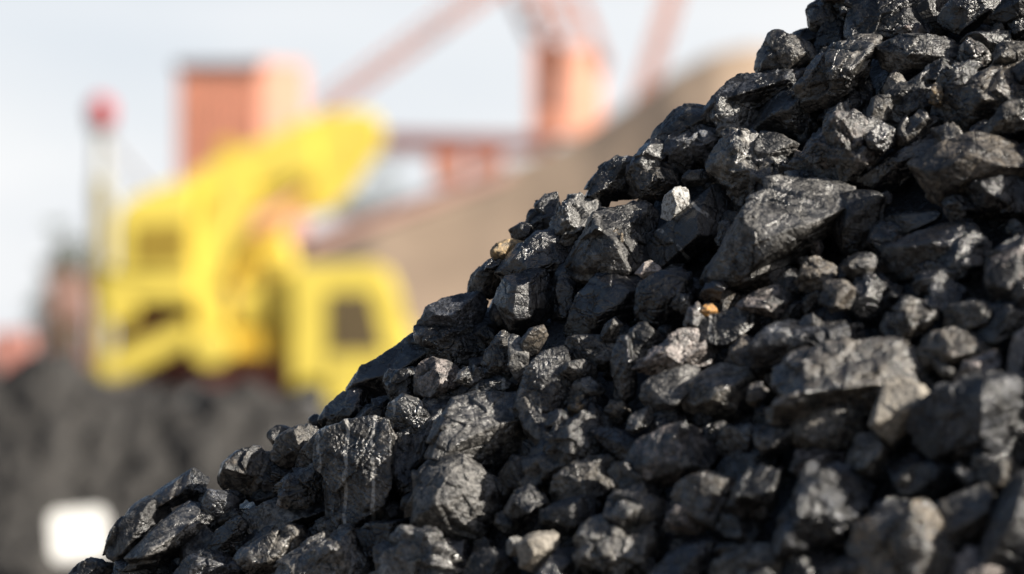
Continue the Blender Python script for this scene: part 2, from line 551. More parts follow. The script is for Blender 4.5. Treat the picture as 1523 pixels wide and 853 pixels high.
def part(name, pts, y0, y1, mat, parent=crane, bevel=0.05):
    b = MB(); b.prism([q(*p) for p in pts], YC + y0, YC + y1)
    o = b.build(name, mat, None, bevel=bevel)
    o.parent = parent
    if parent is crane:
        o.matrix_parent_inverse = Matrix.Translation(-Vector(crane.location))
    return o


def sub(o, parent):
    o.parent = parent
    if parent is crane:
        o.matrix_parent_inverse = Matrix.Translation(-Vector(crane.location))
    return o


cab = part('cab', [(438, 625), (438, 408), (446, 397), (562, 393), (578, 402), (606, 470), (622, 545), (630, 560), (630, 625)], -1.15, 1.15, YEL)
part('window', [(495, 436), (556, 436), (577, 524), (495, 524)], -1.18, -1.152, GLASS, cab, 0)
wsp = MB().add([(q(573, 412)[0] + .10, YC - .95, q(573, 412)[1]), (q(604, 480)[0] + .10, YC - .95, q(604, 480)[1]),
                (q(604, 480)[0] + .10, YC + .95, q(604, 480)[1]), (q(573, 412)[0] + .10, YC + .95, q(573, 412)[1]),
                (q(573, 412)[0] + .07, YC - .95, q(573, 412)[1]), (q(604, 480)[0] + .07, YC - .95, q(604, 480)[1]),
                (q(604, 480)[0] + .07, YC + .95, q(604, 480)[1]), (q(573, 412)[0] + .07, YC + .95, q(573, 412)[1])],
               [(0, 1, 2, 3), (7, 6, 5, 4), (0, 4, 5, 1), (1, 5, 6, 2), (2, 6, 7, 3), (3, 7, 4, 0)]).build('windscreen', GLASS)
sub(wsp, cab)
dr = MB().box((q(530, 0)[0], YC - 1.165, q(0, 560)[1]), (0.95, 0.02, 1.1)).build('door', YEL); sub(dr, cab)
hd = MB().box((q(500, 0)[0], YC - 1.19, q(0, 545)[1]), (0.16, 0.03, 0.05)).build('handle', STEEL); hd.parent = dr
part('chassis', [(175, 462), (290, 456), (438, 520), (438, 560), (630, 590), (630, 612), (175, 560)], -0.6, 1.0, MAROON)
part('deck', [(345, 492), (440, 492), (440, 532), (345, 528)], -0.9, 1.0, YEL2)
part('engine_housing', [(353, 470), (356, 372), (372, 350), (425, 352), (437, 380), (433, 484), (356, 484)], -0.8, 0.9, YEL)
part('dark_panel', [(372, 392), (420, 390), (420, 420), (372, 424)], -0.83, -0.802, OLIVE, bevel=0)  # added dark panel, paints a shaded gap on the housing
part('turntable', [(292, 490), (300, 462), (425, 478), (430, 494)], -0.6, 1.0, YEL2)
part('undercarriage', [(206, 450), (300, 452), (440, 486), (440, 545), (206, 540)], 0.3, 0.9, MAROON)
opc = part('operator_cab', [(184, 412), (184, 330), (198, 304), (262, 276), (300, 276), (300, 412)], -1.25, -0.1, YEL)
part('window', [(212, 338), (290, 334), (290, 394), (212, 398)], -1.27, -1.252, OLIVE, opc, 0)
part('counterweight', [(160, 404), (300, 408), (298, 452), (216, 450), (212, 476), (200, 485), (176, 483), (162, 462)], -1.2, 1.0, YEL)
part('tail_platform', [(130, 398), (166, 398), (166, 432), (132, 430)], -0.3, 0.9, YEL2)
part('mast', [(294, 420), (300, 340), (330, 280), (372, 262), (392, 290), (345, 380), (338, 500), (298, 500)], -1.0, 0.2, YEL)
sub(MB().tube((q(326, 514)[0], YC - 1.45, q(0, 514)[1]), (q(326, 514)[0], YC - .7, q(0, 514)[1]), 29 * sc, n=24).build('outrigger_jack', YEL), crane)
part('outrigger_beam', [(156, 538), (285, 478), (306, 505), (200, 560), (170, 564)], -1.4, -0.95, YEL)
bo = part('boom', [(264, 296), (300, 252), (470, 175), (482, 255), (425, 292), (330, 338), (284, 344)], -0.75, 0.65, YEL, bevel=0.1)
part('boom_head', [(456, 180), (470, 171), (552, 165), (568, 178), (573, 205), (552, 238), (510, 296), (478, 318), (440, 318), (462, 262)], -0.62, 0.55, YEL, bevel=0.12)
sub(MB().tube((q(340, 224)[0], YC - .5, q(0, 224)[1]), (q(340, 224)[0], YC + .5, q(0, 224)[1]), 15 * sc, n=20).build('winch_drum', YEL2), crane)
sub(MB().bar((q(290, 322)[0], YC - .80, q(0, 322)[1]), (q(452, 262)[0], YC - .80, q(0, 262)[1]), 0.10, 0.06).build('crease_strip', OLIVE), crane)  # dark strip painting a shaded crease along the boom
sub(MB().tube((q(350, 420)[0], YC - .95, q(0, 420)[1]), (q(420, 336)[0], YC - .95, q(0, 336)[1]), 0.17, n=16).tube(
    (q(420, 336)[0], YC - .95, q(0, 336)[1]), (q(470, 285)[0], YC - .95, q(0, 285)[1]), 0.10, n=12).build('hydraulic_cylinder', YEL2), crane)
for u in (230, 300, 470, 585):
    for sy in (-1, 1):
        w = sub(MB().tube((q(u, 0)[0], YC + sy * 1.15, 0.52), (q(u, 0)[0], YC + sy * 0.75, 0.52), 0.52, n=28).build('wheel', TYRE), crane)
        r = MB().tube((q(u, 0)[0], YC + sy * 1.17, 0.52), (q(u, 0)[0], YC + sy * 1.14, 0.52), 0.28, n=20).build('rim', STEEL)
        r.parent = w

# ------------------------------------------------------------------ signal mast behind its tail
DM = 60.0
mp = at(149, 520, DM)
mast = empty('signal_mast', (mp[0], mp[1], 0), 'pale mast with a red lamp on top beside the yellow crane', 'mast')
zt = lambda v: float(at(149, v, DM)[2])
MB().tube((mp[0], mp[1], zt(268)), (mp[0], mp[1], zt(192)), 0.15, 0.13, 16).build('upper_pole', plain('pale_grey_paint', (0.46, 0.46, 0.42), 0.5, .1), mast)
MB().tube((mp[0], mp[1], 0), (mp[0], mp[1], zt(268)), 0.21, 0.19, 16).build('lower_pole', plain('olive_yellow_paint', (0.34, 0.27, 0.07), 0.5, .15), mast)
MB().tube((mp[0], mp[1], zt(194)), (mp[0], mp[1], zt(186)), 0.26, 0.26, 16).build('collar', plain('dark_collar', (.09, .06, .06)), mast)
lv, lf = ICO[4]
o = mesh_obj('lamp', [(mp[0] + 0.29 * a, mp[1] + 0.29 * b, zt(167) + 0.36 * c) for a, b, c in lv], lf, LAMP, mast, True)
p2 = at(226, 285, DM)
MB().tube((mp[0], mp[1], zt(196)), (p2[0], p2[1], p2[2]), 0.06, n=8).build('stay', plain('grey_cable', (0.35, .33, .34)), mast)

# ------------------------------------------------------------------ brick red tower
DT = 105.0
st = DT * PXA
corner = at(387, 0, DT)
th = R_(1.5)
ztop = float(at(387, 104, DT)[2])
W = 122 * st / math.cos(th); Dp = 3.0
ax = Vector((-math.cos(th), math.sin(th), 0)); ay = Vector((math.sin(th), math.cos(th), 0))
C0 = Vector((corner[0], corner[1], 0))
twr = empty('machinery_tower', (C0 + ax * W / 2 + ay * Dp / 2), 'brick red square tower with dark roof rising behind the yellow crane', 'tower')


def obox(c0, a, b, la, lb, z0, z1):
    p = [c0, c0 + a * la, c0 + a * la + b * lb, c0 + b * lb]
    return MB().add([(v.x, v.y, z0) for v in p] + [(v.x, v.y, z1) for v in p],
                    [(3, 2, 1, 0), (4, 5, 6, 7), (0, 1, 5, 4), (1, 2, 6, 5), (2, 3, 7, 6), (3, 0, 4, 7)])


obox(C0, ax, ay, W, Dp, 0, ztop).build('wall', RED, twr)
obox(C0 - ax * .12 - ay * .12, ax, ay, W + .24, Dp + .24, ztop, ztop + 0.28).build('roof', ROOF, twr)
ph = R_(40)
an = obox(C0 + Vector((0, .02, 0)), Vector((math.cos(ph), math.sin(ph), 0)), Vector((-math.sin(ph), math.cos(ph), 0)), 64 * st / math.cos(ph), 1.6, 0, ztop + .35).build('sunward_block', REDL, twr)  # added block turned sunward, stands in for the tower's lit side
rib = MB()
for i in range(9):
    c = C0 + ax * (W * (i + .5) / 9) - ay * 0.012
    rib.box((c.x, c.y, ztop / 2), (0.10, 0.03, ztop - .02), -th)
rib.build('cladding_ribs', RED, twr)

# ------------------------------------------------------------------ portal crane
DG = 112.0
sg = DG * PXA
g = lambda u, v, dy=0.0: Vector((float(at(u, v, DG)[0]), float(at(u, v, DG)[1]) + dy, float(at(u, v, DG)[2])))
pc0 = g(840, 520); 
port = empty('portal_crane', (pc0.x, pc0.y, 0), 'tall orange red portal crane with lattice jib rising behind the gravel pile', 'crane')
th2 = R_(1.5)
a2 = Vector((-math.cos(th2), math.sin(th2), 0)); b2 = Vector((math.sin(th2), math.cos(th2), 0))
c0 = g(838, 0); c0.z = 0
wl, wr = 48 * sg / math.cos(th2), 2.4
hs = obox(c0, a2, b2, wl, wr, g(0, 200).z, g(0, 62).z).build('machine_house', RED, port)
obox(c0 + Vector((0, .02, 0)), Vector((math.cos(ph), math.sin(ph), 0)), Vector((-math.sin(ph), math.cos(ph), 0)), 60 * sg / math.cos(ph), 1.4, g(0, 200).z, g(0, 66).z).build('sunward_block', REDL, port)  # added sunward block in place of the machine house's lit side
dd = c0 + a2 * 0.12 - b2 * 0.03
obox(dd, a2, b2, 0.55, 0.02, g(0, 165).z, g(0, 85).z).build('door', ROOF, hs)
obox(c0 + a2 * .4 + b2 * .4, a2, b2, wl - .6, wr - .8, 0, g(0, 200).z).build('slewing_column', REDL, port)
top = g(800, -70)
fr = MB()
for u0, v0, u1, v1, dy in ((793, 66, 750, -30, -.6), (816, 66, 786, -30, -1.4), (846, 66, 812, -30, -1.4), (888, 72, 846, -30, -.6), (903, 96, 866, 0, 1.2)):
    fr.bar(g(u0, v0, dy), g(u1, v1, dy * .6), 0.27, 0.27)
for u0, v0, u1, v1 in ((778, 32, 872, 40), (764, 0, 858, 2), (778, 32, 832, 2), (832, 36, 872, 40), (793, 64, 850, 36)):
    fr.bar(g(u0, v0, -1), g(u1, v1, -1), 0.15, 0.15)
fr.build('strut_frame', REDL, port)
jb = MB()
for dv, dy in ((-13, 0.0), (13, -0.8), (13, .8)):
    jb.bar(g(470, 165 + dv, dy), g(800, -72 + dv, dy), 0.13, 0.13)
for i in range(16):
    t0, t1 = i / 16, (i + 1) / 16
    A = lambda t, s, dy: g(470 + 330 * t, 165 - 237 * t + s, dy)
    jb.bar(A(t0, -13, 0), A(t1, 13, -.8), 0.06, 0.06); jb.bar(A(t0, 13, .8), A(t1, -13, 0), 0.06, 0.06)
jb.build('jib', RED, port)
gd = MB()
gd.bar(g(560, 206), g(800, 212), 0.5, 0.9); gd.bar(g(560, 224), g(800, 222), 0.2, .9)
gd.build('girder', MAROON, port)
for u0, u1 in ((643, 690), (701, 745)):
    b = MB(); p = g(u0, 228); r = g(u1, 272)
    b.box(((p.x + r.x) / 2, p.y - .3, (p.z + r.z) / 2), (r.x - p.x, 1.4, p.z - r.z)); b.build('hanging_cabin', REDL, port, bevel=.05)
# second mast
lm0 = g(990, 520, 8)
lm = empty('lattice_mast', (lm0.x, lm0.y, 0), 'slanting pale red lattice mast rising behind the crest of gravel', 'mast')
b = MB()
for du, dy in ((-11, 7.4), (11, 7.4), (0, 8.8)):
    b.bar(g(905 + du, 330, dy), g(1022 + du, -60, dy), 0.2, 0.2)
for i in range(20):
    f = lambda t, du: g(905 + 117 * t + du, 330 - 390 * t, 7.4)
    b.bar(f(i / 20, -11 if i % 2 else 11), f((i + 1) / 20, 11 if i % 2 else -11), 0.12, 0.12)
b.build('lattice', REDL, lm)

# conveyor on the flank of the gravel pile
cv0, cv1 = at(440, 372, 72), at(745, 262, 76)
cv = empty('belt_conveyor', (cv0[0], cv0[1], 0), 'long maroon belt conveyor climbing along the brown gravel pile', 'conveyor')
DUSTY = plain('dusty_maroon', (0.25, 0.14, 0.12), .8, .15)
MB().bar(cv0, cv1, 0.26, 1.0).build('truss', DUSTY, cv)
MB().bar(cv0 + np.array([0, 0, .24]), cv1 + np.array([0, 0, .24]), 0.06, 0.8).build('belt', TYRE, cv)
# red steel hoppers near the left trees
def hopper(u0, u1, v0, v1, D, label, mat):
    a, b = at(u0, v0, D), at(u1, v1, D)
    e = empty('steel_hopper', ((a[0] + b[0]) / 2, a[1], 0), label, 'hopper')
    w = b[0] - a[0]; x = (a[0] + b[0]) / 2; h = a[2] - b[2]
    m = MB().prism([(x - w / 2, a[2]), (x + w / 2, a[2]), (x + w / 2, b[2] + .3 * h), (x + w * .25, b[2]), (x - w * .25, b[2]), (x - w / 2, b[2] + .3 * h)], a[1] - w * .4, a[1] + w * .4)
    m.build('bin', mat, e, bevel=.03)
    for dx in (-.42, .42):
        for dy in (-.3, .3):
            MB().bar((x + dx * w, a[1] + dy * w, b[2] + .35 * h), (x + dx * w, a[1] + dy * w, 0), .1, .1).build('leg', MAROON, e)


hopper(76, 130, 405, 478, 66, 'faded red steel hopper below the pale mast', plain('faded_red', (.36, .22, .18), .6, .15))
hopper(-14, 46, 492, 562, 40, 'small red steel hopper at the edge of the dark coal pile', plain('dull_red', (.48, .22, .18), .6, .15))


# trees
def tree(u, vtop, D, width, label, seed):
    rg = random.Random(seed)
    p = at(u, vtop, D); H = float(p[2]); x0, y0 = float(p[0]), float(p[1])
    e = empty('tree', (x0, y0, 0), label, 'tree', 'trees at the far side of the yard')
    t = MB(); t.tube((x0, y0, 0), (x0 + .1, y0, H * .55), .16, .09, 10)
    ends = []
    for i in range(9):
        a = rg.uniform(0, 6.28); z = H * rg.uniform(.3, .55); r = width * rg.uniform(.25, .5)
        en = (x0 + r * math.cos(a), y0 + r * math.sin(a), z + H * rg.uniform(.15, .35)); ends.append(en)
        t.tube((x0 + .05, y0, z), en, .06, .02, 6)
    t.build('trunk', BARK, e)
    vs, fs = [], []
    ends.append((x0, y0, H * .86))
    for i in range(46):
        c = rg.choice(ends); cl = [c[k] + rg.gauss(0, (.2 * width, .2 * width, .1 * H)[k]) for k in range(3)]
        cl[2] = min(cl[2], H * .97)
        for j in range(45):
            pp = Vector([cl[k] + rg.gauss(0, .13 * width) for k in range(3)])
            n = Vector((rg.gauss(0, 1), rg.gauss(0, 1), rg.gauss(0, 1))).normalized()
            s = n.orthogonal().normalized() * rg.uniform(.05, .11); w = n.cross(s) * .6
            k = len(vs); vs += [pp - s, pp + w, pp + s, pp - w]; fs.append((k, k + 1, k + 2, k + 3))
    mesh_obj('crown', vs, fs, LEAF, e)


tree(108, 330, 82, 1.1, 'thin grey green tree standing behind the pale mast', 3)
tree(78, 425, 88, 1.1, 'low green tree at the far edge of the yard', 4)
tree(547, 246, 100, 2.0, 'green tree glimpsed below the tip of the yellow boom', 6)
# ------------------------------------------------------------------ the heap: one slope of loose coal lumps
D_EDGE, D_NEAR = 3.0, 2.32


def pdist(u, v):
    """how far (photo px) a spot lies below the skyline of the heap"""
    return (u - 100) * 0.596 + (v - 853) * 0.803


def slope_D(u, v):
    return 1.0 / (1 / D_EDGE + np.maximum(pdist(u, v), -25) / 848.0 * (1 / D_NEAR - 1 / D_EDGE))


DUST = {'gr': (0.215, 0.207, 0.195), 'br': (0.185, 0.156, 0.124), 'dk': (0.052, 0.050, 0.050), 'bl': (0.105, 0.115, 0.14),  # real dust, brightened for sunlit lumps; dark and bluish tones paint shade and sky sheen
        'gb': (0.215, 0.195, 0.168), 'lg': (0.40, 0.345, 0.32), 'pale': (0.37, 0.335, 0.285), 'tan': (0.40, 0.28, 0.145),
        'or': (0.58, 0.29, 0.075), 'wh': (0.46, 0.46, 0.45), 'rb': (0.12, 0.065, 0.05)}

